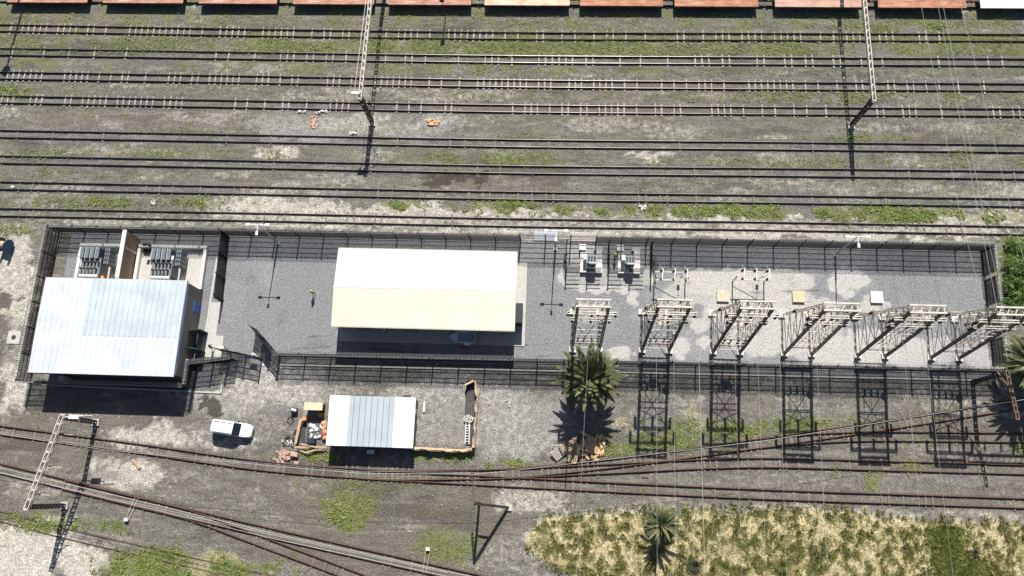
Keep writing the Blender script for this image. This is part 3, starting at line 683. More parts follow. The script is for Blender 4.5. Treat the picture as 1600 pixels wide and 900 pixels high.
# ------------------------------------------------------------ cream building
def gable(name, label, x0, x1, y0, y1, ye, yr, ze0, ze1, zr_, wm, rm, parts=True):
    pass
t = thing('control_building', 'long cream gable-roofed building in the middle of the gravel yard', 'building', (-16.3, 25.1, 0))
ze, zp = 4.25, 4.8
a0, a1 = g(529, 388, ze), g(808, 394, ze); b0, b1 = g(517, 510, ze), g(805, 515.5, ze); r0, r1 = g(521.7, 448, zp), g(806.7, 454, zp)
X0, X1 = (a0.x + b0.x) / 2, (a1.x + b1.x) / 2; YN, YS = (a0.y + a1.y) / 2, (b0.y + b1.y) / 2; YR = (r0.y + r1.y) / 2
wl = MB(); hx0, hx1, hy0, hy1 = X0 + .35, X1 - .35, YS + .6, YN - .6
wl.box(((hx0 + hx1) / 2, hy0, ze / 2), (hx1 - hx0, .22, ze)); wl.box(((hx0 + hx1) / 2, hy1, ze / 2), (hx1 - hx0, .22, ze))
for x in (hx0 + .11, hx1 - .11):
    wl.add([(x + s, y, z) for s in (-.11, .11) for y, z in ((hy0 + .11, 0), (hy1 - .11, 0), (hy1 - .11, ze), (YR, zp - .15), (hy0 + .11, ze))],
           [(0, 1, 2, 3, 4), (9, 8, 7, 6, 5)] + [(i, (i + 1) % 5, 5 + (i + 1) % 5, 5 + i) for i in range(5)])
wl.build('wall', M['tan_wall'], t)
rf = MB()
for ya, yb, za, zb in ((YS, YR, ze, zp), (YR, YN, zp, ze)):
    rf.add([(X0, ya, za), (X1, ya, za), (X1, yb, zb), (X0, yb, zb), (X0, ya, za - .1), (X1, ya, za - .1), (X1, yb, zb - .1), (X0, yb, zb - .1)],
           [(0, 1, 2, 3), (7, 6, 5, 4), (0, 4, 5, 1), (1, 5, 6, 2), (2, 6, 7, 3), (3, 7, 4, 0)])
RIB(rf, X0, X1, YS, ze, YR, zp, .6); RIB(rf, X0, X1, YR, zp, YN, ze, .6)
roof = rf.build('roof', M['roof_cream'], t)
MB().add([(X0 - .02, YR - .22, zp - .03), (X1 + .02, YR - .22, zp - .03), (X1 + .02, YR, zp + .035), (X0 - .02, YR, zp + .035), (X0 - .02, YR + .22, zp - .03), (X1 + .02, YR + .22, zp - .03)],
         [(0, 1, 2, 3), (3, 2, 5, 4)]).build('ridge_cap', M['concrete_white'], roof)
MB().box(((X0 + X1) / 2, YS - .07, ze - .06), (X1 - X0, .13, .13)).build('gutter', M['tan_wall'], roof)
MB().box(((X0 + X1) / 2, YN + .07, ze - .06), (X1 - X0, .13, .13)).build('gutter', M['tan_wall'], roof)
for xx in (-25, -18.5):
    d = MB().box((xx, hy0 - .13, 1.2), (1.8, .06, 2.4)).build('door', M['grey_wall'], t)
    MB().box((xx + .6, hy0 - .18, 1.1), (.06, .06, .2)).build('handle', M['galv'], d)
for xx in (-21.7, -14, -8):
    wi = MB().box((xx, hy0 - .13, 2.3), (1.6, .06, 1.1)).build('window', M['glass'], t)
    f = MB()
    for dz in (-.6, .6): f.box((xx, hy0 - .15, 2.3 + dz), (1.76, .1, .08))
    for dx in (-.84, .84): f.box((xx + dx, hy0 - .15, 2.3), (.08, .1, 1.12))
    f.build('frame', M['white_paint'], wi)
cp = MB().box((X1 + .32, 22.6, 1.3), (1.05, 2.5, 2.5)); cp.box((X1 + .32, 22.6, 2.59), (1.2, 2.65, .08)); cp.build('cooling_unit', M['black'], t)
MB().box((X1 - .2, 22.75, 1.15), (.06, 1.8, 2.3)).build('door', M['steel_dark'], t)

# ------------------------------------------------------------ small hut
hz = 2.55
c0, c1, c2, c3 = g(517, 617, hz), g(650, 622, hz), g(645, 700, hz), g(508, 696, hz)
hX0, hX1, hYS, hYN = (c0.x + c3.x) / 2, (c1.x + c2.x) / 2, (c2.y + c3.y) / 2, (c0.y + c1.y) / 2
t = thing('site_hut', 'small green-walled hut with grey and white striped sheet roof', 'hut', ((hX0 + hX1) / 2, (hYS + hYN) / 2, 0))
wl = MB(); ax0, ax1, ay0, ay1 = hX0 + .25, hX1 - .12, hYS + .3, hYN - .25
for c, d in ((((ax0 + ax1) / 2, ay0, 1.2), (ax1 - ax0, .15, 2.4)), (((ax0 + ax1) / 2, ay1, 1.2), (ax1 - ax0, .15, 2.4)), ((ax0 + .07, (ay0 + ay1) / 2, 1.2), (.15, ay1 - ay0 - .15, 2.4)), ((ax1 - .07, (ay0 + ay1) / 2, 1.2), (.15, ay1 - ay0 - .15, 2.4))): wl.box(c, d)
wl.build('wall', M['green_paint'], t)
s0, s1 = g(547, 620, hz).x, g(618, 620, hz).x
for xa, xb, mm, zt in ((hX0, s0, 'roof_white', .02), (s0 - .1, s1 + .1, 'roof_grey', 0), (s1, hX1, 'roof_white', .02)):
    z0_, z1_ = 2.45 + zt, 2.65 + zt
    MB().add([(xa, hYS, z0_), (xb, hYS, z0_), (xb, hYN, z1_), (xa, hYN, z1_), (xa, hYS, z0_ - .05 + zt * .2), (xb, hYS, z0_ - .05 + zt * .2), (xb, hYN, z1_ - .05 + zt * .2), (xa, hYN, z1_ - .05 + zt * .2)],
             [(0, 1, 2, 3), (7, 6, 5, 4), (0, 4, 5, 1), (1, 5, 6, 2), (2, 6, 7, 3), (3, 7, 4, 0)]).build('roof_sheet', M[mm], t)
sm_ = MB()
for k in range(7):
    xx = s0 + .6 + k * (s1 - s0 - .8) / 7 * 1.05; sm_.add([(xx, hYS + .03, 2.463), (xx + .05, hYS + .03, 2.463), (xx + .05, hYN - .03, 2.66), (xx, hYN - .03, 2.66)], [(0, 1, 2, 3)])
sm_.build('roof_seam', M['cable_blue'], t)
for xx in (-24, -20):
    MB().box((xx, ay0 - .1, 1.4), (1.2, .05, .9)).build('window', M['glass'], t)
MB().box((ax1 + .1, (ay0 + ay1) / 2 + 1.5, 1.9), (.06, .6, .4)).build('vent_grille', M['white_paint'], t)
MB().box((ax1 - 1.2, ay1 + .35, 2.0), (.9, .5, .7)).build('air_cooler', M['green_paint'], t)
o = MB().tube([(hX1 + .75, hYN - .2, .12), (hX1 + .75, hYN - 1.6, .12)], .13, 8).build('drain_pipe', M['white_paint'], org=(hX1 + .75, hYN - .9, 0)); tag(o, 'short white pipe lying beside the east wall of the hut', 'pipe')
o = MB().box((g(580, 706).x, g(580, 706).y, .25), (.9, .5, .5)).build('meter_box', M['white_paint'], org=(g(580, 706).x, g(580, 706).y, 0)); tag(o, 'small white box in the shade just south of the hut', 'box')

# ------------------------------------------------------------ A-frame gantries
def insulator(mb, p, L, r=.14, mi=0):
    n = max(3, int(L / .16)); pr = [(.04, 0)]
    for k in range(n): pr += [(r, -(k + .3) * L / n), (.05, -(k + .8) * L / n)]
    pr.append((.04, -L)); mb.lathe(p, pr, 8, mi)
def build_gantry(loc, label, extra=0, op=False):
    t = thing('lattice_gantry', label, 'gantry', loc, 'white A-frame gantries of the substation', local=True)
    W = 1.775; H = 16.0; by, ty = 2.62, .28
    yat = lambda z: by + (ty - by) * z / H
    for sx in (-1, 1):
        for sy in (-1, 1):
            m = MB()
            p, q = Vector((sx * W, sy * by, .15)), Vector((sx * W, sy * ty, H))
            for ox, oy in ((-.11, -.11), (.11, -.11), (.11, .11), (-.11, .11)):
                m.beam(p + Vector((ox, oy, 0)), q + Vector((ox, oy, 0)), .06 if sy > 0 else .1)
            for k in range(16):
                z = .4 + k * (H - .6) / 16; yy = sy * yat(z)
                z2 = z + .9
                m.beam((sx * W - .11, yy - .12, z), (sx * W + .11, sy * yat(z2) - .12, z2), .04); m.beam((sx * W - .11, yy + .12, z2), (sx * W + .11, sy * yat(z2) + .12, z), .04)
            lg = m.build('leg', M['steel_white'] if sy > 0 else M['steel_shaded'], t)  # south legs get the darker steel: their unlit look is painted in
            MB().box((sx * W, sy * by, .1), (.9, .7, .35)).build('footing', M['concrete_white'], lg)
    for sx in (-1, 1):      # side lattice between north and south legs
        m = MB(); zs = [1.0, 3.4, 5.8, 8.2, 10.4, 12.4, 14.2, 15.6]
        for i, z in enumerate(zs):
            m.beam((sx * W, -yat(z), z), (sx * W, yat(z), z), .09)
            if i < len(zs) - 1:
                s = 1 if i % 2 else -1; z2 = zs[i + 1]
                m.beam((sx * W, s * yat(z), z), (sx * W, -s * yat(z2), z2), .075); m.beam((sx * W, -s * yat(z), z), (sx * W, s * yat(z2), z2), .06)
        m.build('side_lattice', M['steel_white'], t)
    for sy in (-1, 1):      # rungs and cross braces of the two faces
        zz = ([2.6, 3.8, 5.0, 6.2, 8.6] if op else [1.2, 2.6, 3.2, 4.2, 5.0, 6.2, 8.0]) if sy < 0 else ([5.4, 11.2] if op else [5.4, 8.4, 11.2])
        for z in zz:
            MB().beam((-W, sy * yat(z), z), (W, sy * yat(z), z), .085).build('crossbar', M['steel_rusty'] if (z in (3.2, 5.0) or (extra == 2 and z == 7.4)) else M['steel_white'], t)
        for za, zb in (((9.2, 11.2),) if op else ((9.2, 11.2), (12.0, 13.8))) if sy < 0 else (((8.4, 13.2),) if op else ((.6, 5.4), (8.4, 13.2))):
            m = MB(); m.beam((-W, sy * yat(za), za), (W, sy * yat(zb), zb), .07); m.beam((W, sy * yat(za), za), (-W, sy * yat(zb), zb), .07)
            m.build('cross_brace', M['steel_white'], t)
    for y in (-.42, .42):
        m = MB(); m.beam((-W - .25, y, H + .12), (W + .25, y, H + .12), .18, .24); m.build('top_beam', M['steel_white'], t)
    m = MB()
    for k in range(5): m.beam((-W + k * W / 2, -.42, H + .12), (-W + (k + .5) * W / 2 if k < 4 else W, .42, H + .12), .09)
    m.build('top_lattice', M['steel_white'], t)
    for z, w, y, n in ((14.1, 2.9, -.72, 3), (11.9, 2.35, -.98, 3), (6.6, 2.0, 1.9, 2)):
        m = MB()
        for dy in (-.14, .14): m.beam((-w, y + dy, z), (w, y + dy, z), .1, .14)
        for k in range(5): m.beam((-w + k * w / 2, y - .14, z), (-w + k * w / 2, y + .14, z), .06)
        ca = m.build('crossarm', M['steel_white'], t)
        for k in range(n):
            x = -w + .1 + k * (2 * w - .2) / (n - 1)
            i_ = MB(); insulator(i_, (x, y, z - .08), 1.4, .19); i_.build('insulator', M['insul'], ca)
    m = MB()          # droppers and jumper bars
    for x in (-1.2, -.45, .3, 1.05):
        m.beam((x, -.9, 14), (x + .1, -1.9, 5.2), .035); m.beam((x, -1.9, 5.2), (x + .25, -2.3, 2.2), .035)
    for x in (-.9, 0, .9): m.beam((x, 1.6, 8.4), (x, .5, 14), .05)
    m.build('jumper', M['galv'], t)
    for z in (() if op else (3.6, 4.5)):
        for x in (-1.3, -.5, .5, 1.3):
            m = MB(); insulator(m, (x, -yat(z) - .05, z + .55), .5, .12); m.build('post_insulator', M['insul'], t)
    if extra:
        if not op: m = MB(); m.box((0, 0, 7.0), (1.2, 1.2, .1)); m.build('switch_platform', M['steel_white'], t)
        for x in (-.8, 0, .8):
            m = MB(); insulator(m, (x, .3, 8.2), 1.1, .17); m.build('switch_insulator', M['insul'], t)
        m = MB().lathe((1.6, -1.5, 6.4), [(.34, -.14), (.42, -.14), (.42, .14), (.34, .14), (.34, -.14)], 16, axis='Y'); m.build('current_ring', M['steel_white'], t)
    return t
GX0 = [3.35, 12.6, 21.95, 31.28, 40.8, 50.25]
GL = ['white lattice A-frame gantry nearest the cream building, behind the big palm', 'white lattice A-frame gantry next to the western isolator stand', 'white lattice A-frame gantry next to the eastern isolator stand',
      'white lattice A-frame gantry just south of the tan concrete cover', 'white lattice A-frame gantry just south of the white concrete cover', 'white lattice A-frame gantry leaning over the east end fence']
gt = []
g0 = build_gantry((GX0[0] + 1.775, 20.9, 0), GL[0], 0)
g1 = build_gantry((GX0[1] + 1.775, 21.1, 0), GL[1], 2)
g3 = build_gantry((GX0[3] + 1.775, 21.15, 0), GL[3], 3, True)
for i in (2, 4, 5):
    c = copy_tree(g1 if i == 2 else g3); c.location = (GX0[i] + 1.775, 21.15, 0); c['label'] = GL[i]
# links between the last gantry and the line beyond
m = MB()
for dy in (-.5, .5): m.beam((54.2, 21.1 + dy, 15.4), (61.5, 21.1 + dy, 15.4), .2, .24)
for k in range(10): m.beam((54.2 + k * .72, 20.6, 15.4), (54.56 + k * .72, 21.6, 15.4), .07)
t = thing('line_bridge', 'thick white horizontal lattice beam reaching out over the east fence', 'beam', (58, 21.1, 15.3)); m.build('girder', M['steel_white'], t)
for x in (56.5, 58.5, 60.5):
    m = MB(); insulator(m, (x, 22.0, 15.3), 1.2); m.build('insulator', M['insul'], t)
MB().beam((61.4, 21.1, 0), (61.4, 21.1, 15.2), .3).build('column', M['steel_white'], t)

# isolator stands
def isolator(loc, lb):
    t = thing('isolator_stand', lb, 'isolator', loc, 'isolator stands north of the gantries', local=True)
    for x in (-2.1, 2.1):
        MB().beam((x, 0, 0), (x, 0, 3.0), .16).build('column', M['steel_white'], t)
    for y in (-.55, .55): MB().beam((-2.35, y, 3.05), (2.35, y, 3.05), .11, .14).build('crossbeam', M['steel_white'], t)
    for x in (-1.6, 0, 1.6):
        for y in (-.55, .55):
            m = MB(); insulator(m, (x, y, 4.0), .85, .17); m.build('insulator', M['insul'], t)
        MB().beam((x, -.8, 4.08), (x + .15, .8, 4.12), .09).build('switch_blade', M['white_paint'], t)
        m = MB(); m.beam((x, .6, 4.1), (x - .3, 1.1, 4.5), .05); m.build('arcing_horn', M['white_paint'], t)
    MB().beam((-2.1, 0, .6), (2.1, 0, 2.9), .06).build('cross_brace', M['steel_white'], t)
    m = MB().beam((1.2, .1, .9), (1.2, .1, 3.0), .07); m.box((1.2, .1, .8), (.35, .3, .45)); m.build('drive_rod', M['galv'], t)
    return t
isolator((16.4, 28.0, 0), 'steel isolator stand with three insulator pairs beside the small transformer enclosure')
isolator((27.0, 28.3, 0), 'steel isolator stand with three insulator pairs beside the yellowish concrete cover')

# concrete covers
for q, m_, lb in (((1129, 463), 'concrete_tan2', 'stained yellowish concrete cover box beside the eastern isolator stand'), ((1247, 464), 'concrete_tan', 'clean tan concrete cover box on the gravel behind the gantries'), ((1369, 465), 'concrete_white', 'white chipped concrete cover box farthest east on the gravel')):
    if m_ == 'concrete_tan2': M[m_] = mat(m_, (.6, .56, .46), .85, 0, .3, 3, col2=(.45, .36, .22))
    p = g(*q); mb = MB().box((p.x, p.y, .11), (1.55, 1.5, .22)); mb.box((p.x, p.y, .25), (1.6, 1.56, .07))
    tag(mb.build('concrete_cover', M[m_], org=(p.x, p.y, 0)), lb, 'concrete cover', 'concrete covers on the gravel')

# small transformers with wire enclosure
def aux(loc, lb, tilt):
    t = thing('pole_transformer', lb, 'transformer', loc, 'small transformers by the north fence', local=True)
    m = MB().box((-1.1, 0, .3), (.8, 3.2, .6)); m.box((1.1, 0, .3), (.8, 3.2, .6)); m.box((0, -1.15, .3), (1.4, .8, .6)); m.build('plinth', M['concrete_white'], t)
    tk = MB().box((0, -.15, 1.25), (1.15, .95, 1.3)); tk.box((0, -.15, 1.94), (1.3, 1.1, .08)); tk.build('tank', M['tx_mid'], t)
    for s in (-1, 1):
        m = MB()
        for k in range(4): m.box((-.42 + k * .28, -.15 + s * .68, 1.2), (.07, .34, 1.0))
        m.build('radiator', M['tx_grey'], t)
    for k in range(3):
        m = MB(); insulator(m, (-.4 + k * .4, .05, 2.5), .5, .1); m.build('bushing', M['insul'], t)
    MB().box((-.85, .2, 1.5), (.45, .7, .8)).build('terminal_box', M['white_paint'], t)
    MB().lathe((.1, -.75, 2.05), [(.16, -.5), (.16, .5)], 10, axis='X').build('conservator', M['tx_blue'], t)
    MB().box((-1.2, 1.9, .45), (.9, .8, .9)).build('switch_box', M['white_paint'], t)
    MB().box((1.0, 2.0, .2), (1.2, .7, .4)).build('step_block', M['concrete'], t)
aux((5.7, 30.6, 0), 'small blue-grey transformer on a white plinth, nearer the lamp post', 0)
aux((10.85, 30.6, 0), 'small blue-grey transformer on a white plinth with a worker beside it', 0)
for (a, b, lb) in (((2.3, 33.0), (2.3, 29.3), 'thin wire fence on the west side of the small transformer enclosure'), ((8.1, 33.0), (8.1, 29.3), 'thin wire fence between the two small transformers'),
                   ((13.9, 33.0), (13.9, 29.4), 'thin wire fence on the east side of the small transformer enclosure'), ((2.3, 29.15), (13.9, 29.25), 'thin wire fence along the front of the small transformers')):
    fence(a, b, lb, h=2.3, pitch=2.9 if a[1] < 30 else 1.85, razor=False, light=True, group='thin wire fences round the small transformers', name='wire_fence')
for x, y, lb in ((2.0, 31.2, 'leaning black gate frame west of the small transformers'), (14.3, 31.0, 'leaning black gate frame east of the small transformers')):
    m = MB()
    for a, b in (((0, 0, .1), (0, 0, 2.2)), ((.3, -1.3, .1), (.3, -1.3, 2.2)), ((0, 0, 2.2), (.3, -1.3, 2.2)), ((0, 0, .1), (.3, -1.3, .1)), ((0, 0, .1), (.3, -1.3, 2.2)), ((0, 0, 1.2), (.3, -1.3, 1.2))): m.beam(Vector(a) + Vector((x, y, 0)), Vector(b) + Vector((x, y, 0)), .07)
    tag(m.build('leaning_gate', M['fence'], org=(x, y, 0)), lb, 'gate')

# ------------------------------------------------------------ lamp posts
def lamp(loc, lb):
    t = thing('lamp_post', lb, 'lamp post', loc, 'triple-headed lamp posts along the north fence', local=True)
    MB().lathe((0, 0, 0), [(.13, 0), (.12, 3.6), (.085, 3.7), (.06, 7.9)], 10).build('pole', M['galv'], t)
    m = MB().beam((-1.15, 0, 7.9), (1.15, 0, 7.9), .07); m.beam((0, 0, 7.9), (0, -1.0, 7.9), .07); m.build('arm', M['white_paint'], t)
    for x, y in ((-1.3, 0), (1.3, 0), (0, -1.2)):
        MB().box((x, y, 7.92), (.52 if x else .3, .3 if x else .52, .12)).build('lamp_head', M['white_paint'], t)
    MB().box((0, 0, .06), (.5, .5, .14)).build('base_plate', M['concrete'], t)
lamp((-38.4, 32.4, 0), 'grey lamp post with three lamp heads west of the cream building')
lamp((.74, 32.4, 0), 'grey lamp post with three lamp heads between the cream building and the small transformers')
lamp((38.9, 32.4, 0), 'grey lamp post with three lamp heads behind the eastern gantries')

# ------------------------------------------------------------ overhead line gantries
def lattice(mb, p, q, w, n, r=.05, d=None):
    p, q = Vector(p), Vector(q); dr = (q - p).normalized(); up = Vector((0, 0, 1)) if abs(dr.z) < .9 else Vector((0, 1, 0))
    a = dr.cross(up).normalized() * w / 2; b = a.cross(dr).normalized() * (d or w) / 2
    for i, j in ((-1, -1), (1, -1), (1, 1), (-1, 1)): mb.beam(p + a * i + b * j, q + a * i + b * j, r)
    for k in range(n + 1):
        c = p + (q - p) * (k / n)
        for s in (-1, 1):
            mb.beam(c - a + b * s, c + a + b * s, r * 1.6, r)
            mb.beam(c + a * s - b, c + a * s + b, r * .8)
            if k < n: mb.beam(c + a * s - b, c + a * s + b + (q - p) / n, r * .6)
def ole(p, q, label, H, mastq=True, bw=.42, name='overhead_gantry'):
    """p, q: ground points under the two beam ends"""
    p = Vector((*p, 0)); q = Vector((*q, 0)); t = thing(name, label, 'overhead gantry', p, 'overhead line gantries across the tracks')
    for i, c in enumerate((p, q) if mastq else (p,)):
        m = MB(); lattice(m, c, c + Vector((0, 0, H - .2)), .42, 10, .13); ms_ = m.build('mast', M['steel_dark'], t)
        MB().box((c.x, c.y, .1), (.9, .9, .3)).build('footing', M['concrete'], ms_)
    d = (q - p).normalized()
    m = MB(); lattice(m, p - d * .3 + Vector((0, 0, H)), q + d * .3 + Vector((0, 0, H)), bw, max(6, int((q - p).length / 1.1)), max(.1, bw * .2), .4); m.build('beam', M['steel_white' if bw > .4 else 'galv'], t)
    return t, d
m1 = g(563, 152, 7.8); e1 = g(579, 0, 7.8)
e1 = m1 + (e1 - m1).normalized() * 24
t, d = ole((m1.x, m1.y), (e1.x, e1.y), 'pale lattice overhead gantry reaching over the wagons, west of centre', 7.8)
m = MB().box((m1.x - .6, m1.y + .4, 8.3), (1.2, .4, .12)); m.beam((m1.x - .8, m1.y + .3, 8.2), (m1.x - .3, m1.y + 16, 8.3), .05); m.build('isolator_switch', M['galv'], t)
for dx in (-.9, -.3): 
    m = MB(); insulator(m, (m1.x + dx, m1.y + .6, 8.2), .6); m.build('insulator', M['insul'], t)
m = MB(); pts = [(m1.x + .4, m1.y, 7.2), (m1.x + 1.6, m1.y - .3, 6.2), (m1.x + 1.3, m1.y - .4, 4.6), (m1.x + .2, m1.y, 3.6)]; m.tube(pts, .05, 5); m.build('jumper_cable', M['black'], t)
m2 = g(1365, 155, 7.8); e2 = g(1350, 0, 7.8); e2 = m2 + (e2 - m2).normalized() * 24
ole((m2.x, m2.y), (e2.x, e2.y), 'pale lattice overhead gantry reaching over the wagons at the east', 7.8)
l1, l2 = g(97, 652, 7.6), g(43, 792, 7.6)
t, d = ole((l1.x, l1.y), (l2.x, l2.y), 'white lattice overhead beam on two dark masts across the diagonal tracks', 7.6, bw=.5)
for fr in (.18, .55, .86):
    c = l1.lerp(l2, fr); m = MB().beam(c + Vector((0, 0, -.2)), c + Vector((1.1, -.1, -1.3)), .07); m.beam(c + Vector((0, 0, -1.2)), c + Vector((1.4, -.1, -1.3)), .06); ca = m.build('registration_arm', M['steel_white'], t)
    m = MB(); insulator(m, c + Vector((.5, 0, -.25)), .6, .1); m.build('insulator', M['insul'], ca)
m = MB().box((l1.x + 1.6, l1.y + .1, 7.7), (1.3, .5, .3)); m.beam(l1, (l1.x + 2.8, l1.y + .3, 7.9), .09); m.beam((l1.x + 2.2, l1.y, 7.8), (l1.x + 2.0, l1.y - 1.0, 6.9), .09); m.beam((l1.x + 2.6, l1.y + .2, 8.1), (l1.x + 4.2, l1.y + .3, 8.2), .05); m.build('isolator_switch', M['white_paint'], t)
# east mast and its rusty arm
r1_, r2_ = g(1573, 584, 7.6), g(1590, 655, 7.6)
t = thing('cantilever_mast', 'dark leaning-looking mast with rusty arm beside the south-east palm', 'overhead gantry', (r1_.x, r1_.y, 0), 'overhead line gantries across the tracks')
m = MB(); lattice(m, (r1_.x, r1_.y, 0), (r1_.x, r1_.y, 7.5), .42, 10, .13); m.build('mast', M['steel_dark'], t)
m = MB(); lattice(m, r1_ + Vector((0, .4, 0)), r2_, .34, 7, .07, .25); m.beam(r1_ + Vector((-.9, .3, -.3)), r1_.lerp(r2_, .35), .1); m.build('beam', mat('rusty_arm', (.24, .15, .11), .8, 0, .3, 3), t)
# anchor mast with raking strut
an = g(741, 787, 7.4); an.z = 0
f2 = g(795, 793); at_ = Vector((an.x, an.y, 7.4)); ae = g(738, 739, 7.4)
t = thing('anchor_mast', 'black A-shaped anchor mast with a thin brown arm over the track', 'overhead gantry', an, 'overhead line gantries across the tracks')
MB().beam(an, at_, .3).build('mast', M['steel_dark'], t)
MB().beam(f2, at_ + Vector((0, 0, -.1)), .3).build('raking_strut', M['steel_dark'], t)
pa = an.lerp(at_, .55); pb_ = f2.lerp(at_, .55); MB().beam(pa, pb_, .2).build('brace', M['steel_dark'], t)
m = MB(); lattice(m, at_, ae, .2, 7, .06, .18); m.build('arm', M['rail_rust2'], t)
MB().box((f2.x, f2.y, .1), (.8, .8, .25)).build('footing', M['concrete'], t)
# slim pole behind the palm, utility pole in the small palm
p = g(893, 600); o = MB().lathe((p.x, p.y, 0), [(.13, 0), (.07, 13.5)], 8).build('line_pole', M['steel_dark'], org=(p.x, p.y, 0)); tag(o, 'slim dark pole whose top is hidden in the large palm crown', 'pole')
p = g(1026, 818); t = thing('utility_pole', 'tall slim utility pole rising out of the small palm', 'pole', p)
MB().lathe((p.x, p.y, 0), [(.16, 0), (.1, 9.5)], 8).build('pole', M['steel_dark'], t)
MB().beam((p.x - .9, p.y, 9.2), (p.x + .9, p.y, 9.2), .1).build('crossarm', M['steel_dark'], t)
for x in (-.8, 0, .8):
    m = MB(); insulator(m, (p.x + x, p.y, 9.65), .4, .1); m.build('insulator', M['insul'], t)
# signal posts at the north edge
p = g(696, 28); t = thing('signal_post', 'thin reddish signal post standing just south of the wagons', 'signal', p)
MB().lathe((p.x, p.y, 0), [(.07, 0), (.055, 4.3)], 8).build('post', M['rail_rust2'], t)
MB().box((p.x, p.y, 4.4), (.65, .3, .6)).build('signal_head', M['black'], t)
p = g(8, 115) + Vector((.65, 15.0, 0)); t = thing('floodlight_mast', 'tall mast with round lamp ring at the far north-west edge', 'lamp post', p)
MB().lathe((p.x, p.y, 0), [(.2, 0), (.12, 14.5)], 8).build('pole', M['galv'], t)
MB().lathe((p.x, p.y, 14.2), [(.0, 0), (.6, 0), (.7, .4), (.5, .8), (0, .85)], 14).build('lamp_ring', M['galv'], t)

# ------------------------------------------------------------ wires
def wire(pts, lb, r=.022, grp='overhead wires', cat='wire', sag=0.0, name='overhead_wire'):
    P = [Vector(p) for p in pts]; out = []
    for i in range(len(P) - 1):
        n = 10
        for k in range(n):
            t = k / n; c = P[i].lerp(P[i + 1], t); c.z -= sag * 4 * t * (1 - t); out.append(c)
    out.append(P[-1]); o0 = P[0]
    return tag(MB().tube(out, r, 4).build(name, M['wire'], org=o0), lb, cat, grp)
S1w = [(-60, 669), (0, 678), (164, 703), (420, 727.5), (560, 739.5), (740, 741), (800, 735.5), (1000, 712), (1200, 688), (1551, 632), (1680, 612)]
wire([g(x, y, 6.0) for x, y in S1w], 'pale contact wire following the curving track past the hut', .024, 'contact wires over the tracks')
wire([g(x, y - 3, 7.0) for x, y in S1w[:6]], 'thin catenary wire above the curving track west of the hut', .014, 'contact wires over the tracks')
for dy, lb in ((0, 'north one of two pale parallel wires over the diagonal track'), (8, 'south one of two pale parallel wires over the diagonal track')):
    wire([g(x, y + dy, 6.0) for x, y in ((-60, 713), (0, 731), (125, 761), (260, 793), (420, 832), (700, 893), (800, 914))], lb, .024, 'contact wires over the tracks')
wire([g(x, y, 6.4) for x, y in ((-60, 724), (0, 738), (125, 768), (260, 797), (420, 834.5), (700, 895))], 'thin middle wire between the two parallel wires of the diagonal track', .018, 'contact wires over the tracks')
WL = [((919, 548), (900, 905), 'line wire crossing the large palm crown'), ((1026, 560), (1027, 905), 'line wire ending at the small palm'), ((1053, 560), (1056, 905), 'line wire between the small palm and the bright green fern'),
      ((1092, 500), (1102, 905), 'brightest line wire dropping from beside the second gantry'), ((1148, 560), (1160, 905), 'line wire south of the third gantry'), ((1184, 560), (1198, 905), 'line wire between the third and fourth gantries'),
      ((1219, 520), (1229, 905), 'line wire just west of the fourth gantry'), ((1276, 560), (1294, 905), 'line wire just east of the fourth gantry'), ((1413, 560), (1449, 905), 'line wire between the fifth and sixth gantries'), ((1448, 540), (1490, 905), 'line wire running into the bright reed patch')]
for i, (a, b, lb) in enumerate(WL):
    A0, B0 = g(*a, 13.0), g(*b, 13.0); A0 = g(a[0] - (b[0] - a[0]) * .18, 485, 13.6); B1 = B0 + (B0 - A0).normalized() * 70
    wire([A0, B0, B1], lb, .024 if 'brightest' in lb else .012, 'line wires running south from the gantries', sag=.15)
for (a, b, c, lb) in (((1462, -10), (1528, 330), (1574, 560), 'west one of the paired transmission wires crossing the yard tracks'), ((1470, -10), (1536, 330), (1582, 560), 'east one of the paired transmission wires crossing the yard tracks'), ((1497, -10), (1580, 330), (1640, 560), 'single transmission wire nearest the east edge'), ((1436, -10), (1499, 330), (1535, 470), 'faint transmission wire west of the pair')):
    A0, B0, C0 = g(*a, 15.5), g(*b, 15.0), g(*c, 15.0); wire([A0 + (A0 - B0).normalized() * 60, A0, B0, C0], lb, .018, 'transmission wires crossing the tracks in the east', name='transmission_wire')

# ------------------------------------------------------------ flat wagons
WG = [(10, 135, 'rust_deck'), (160, 285, 'rust_deck'), (310, 432, 'rust_deck'), (457, 584, 'rust_deck'), (606, 736, 'rust_deck'), (757, 890, 'rust_pale'), (906, 1036, 'rust_deck2'), (1054, 1185, 'rust_deck2'), (1211, 1347, 'rust_deck3'), (1372, 1510, 'rust_deck2'), (1532, 1665, 'deck_white')]
for k_, cc_ in (('rust_deck', [(.2, .1, .07), (.36, .17, .11), (.46, .25, .18), (.62, .48, .4)]), ('rust_deck2', [(.17, .08, .05), (.36, .16, .09), (.44, .22, .13), (.58, .42, .32)])):
    for nn_ in M[k_].node_tree.nodes:
        if nn_.type == 'VALTORGB':
            e_ = nn_.color_ramp.elements
            while len(e_) < 4: e_.new(.5)
            for j_, (p_, c_c) in enumerate(zip((.3, .45, .58, .72), cc_)): e_[j_].position = p_; e_[j_].color = (*c_c, 1)
M['rust_deck3'] = mat('rust_deck_pink', (.55, .38, .3), .85, 0, .4, 1, col2=(.38, .2, .14), stretch=(.5, 2, 1))
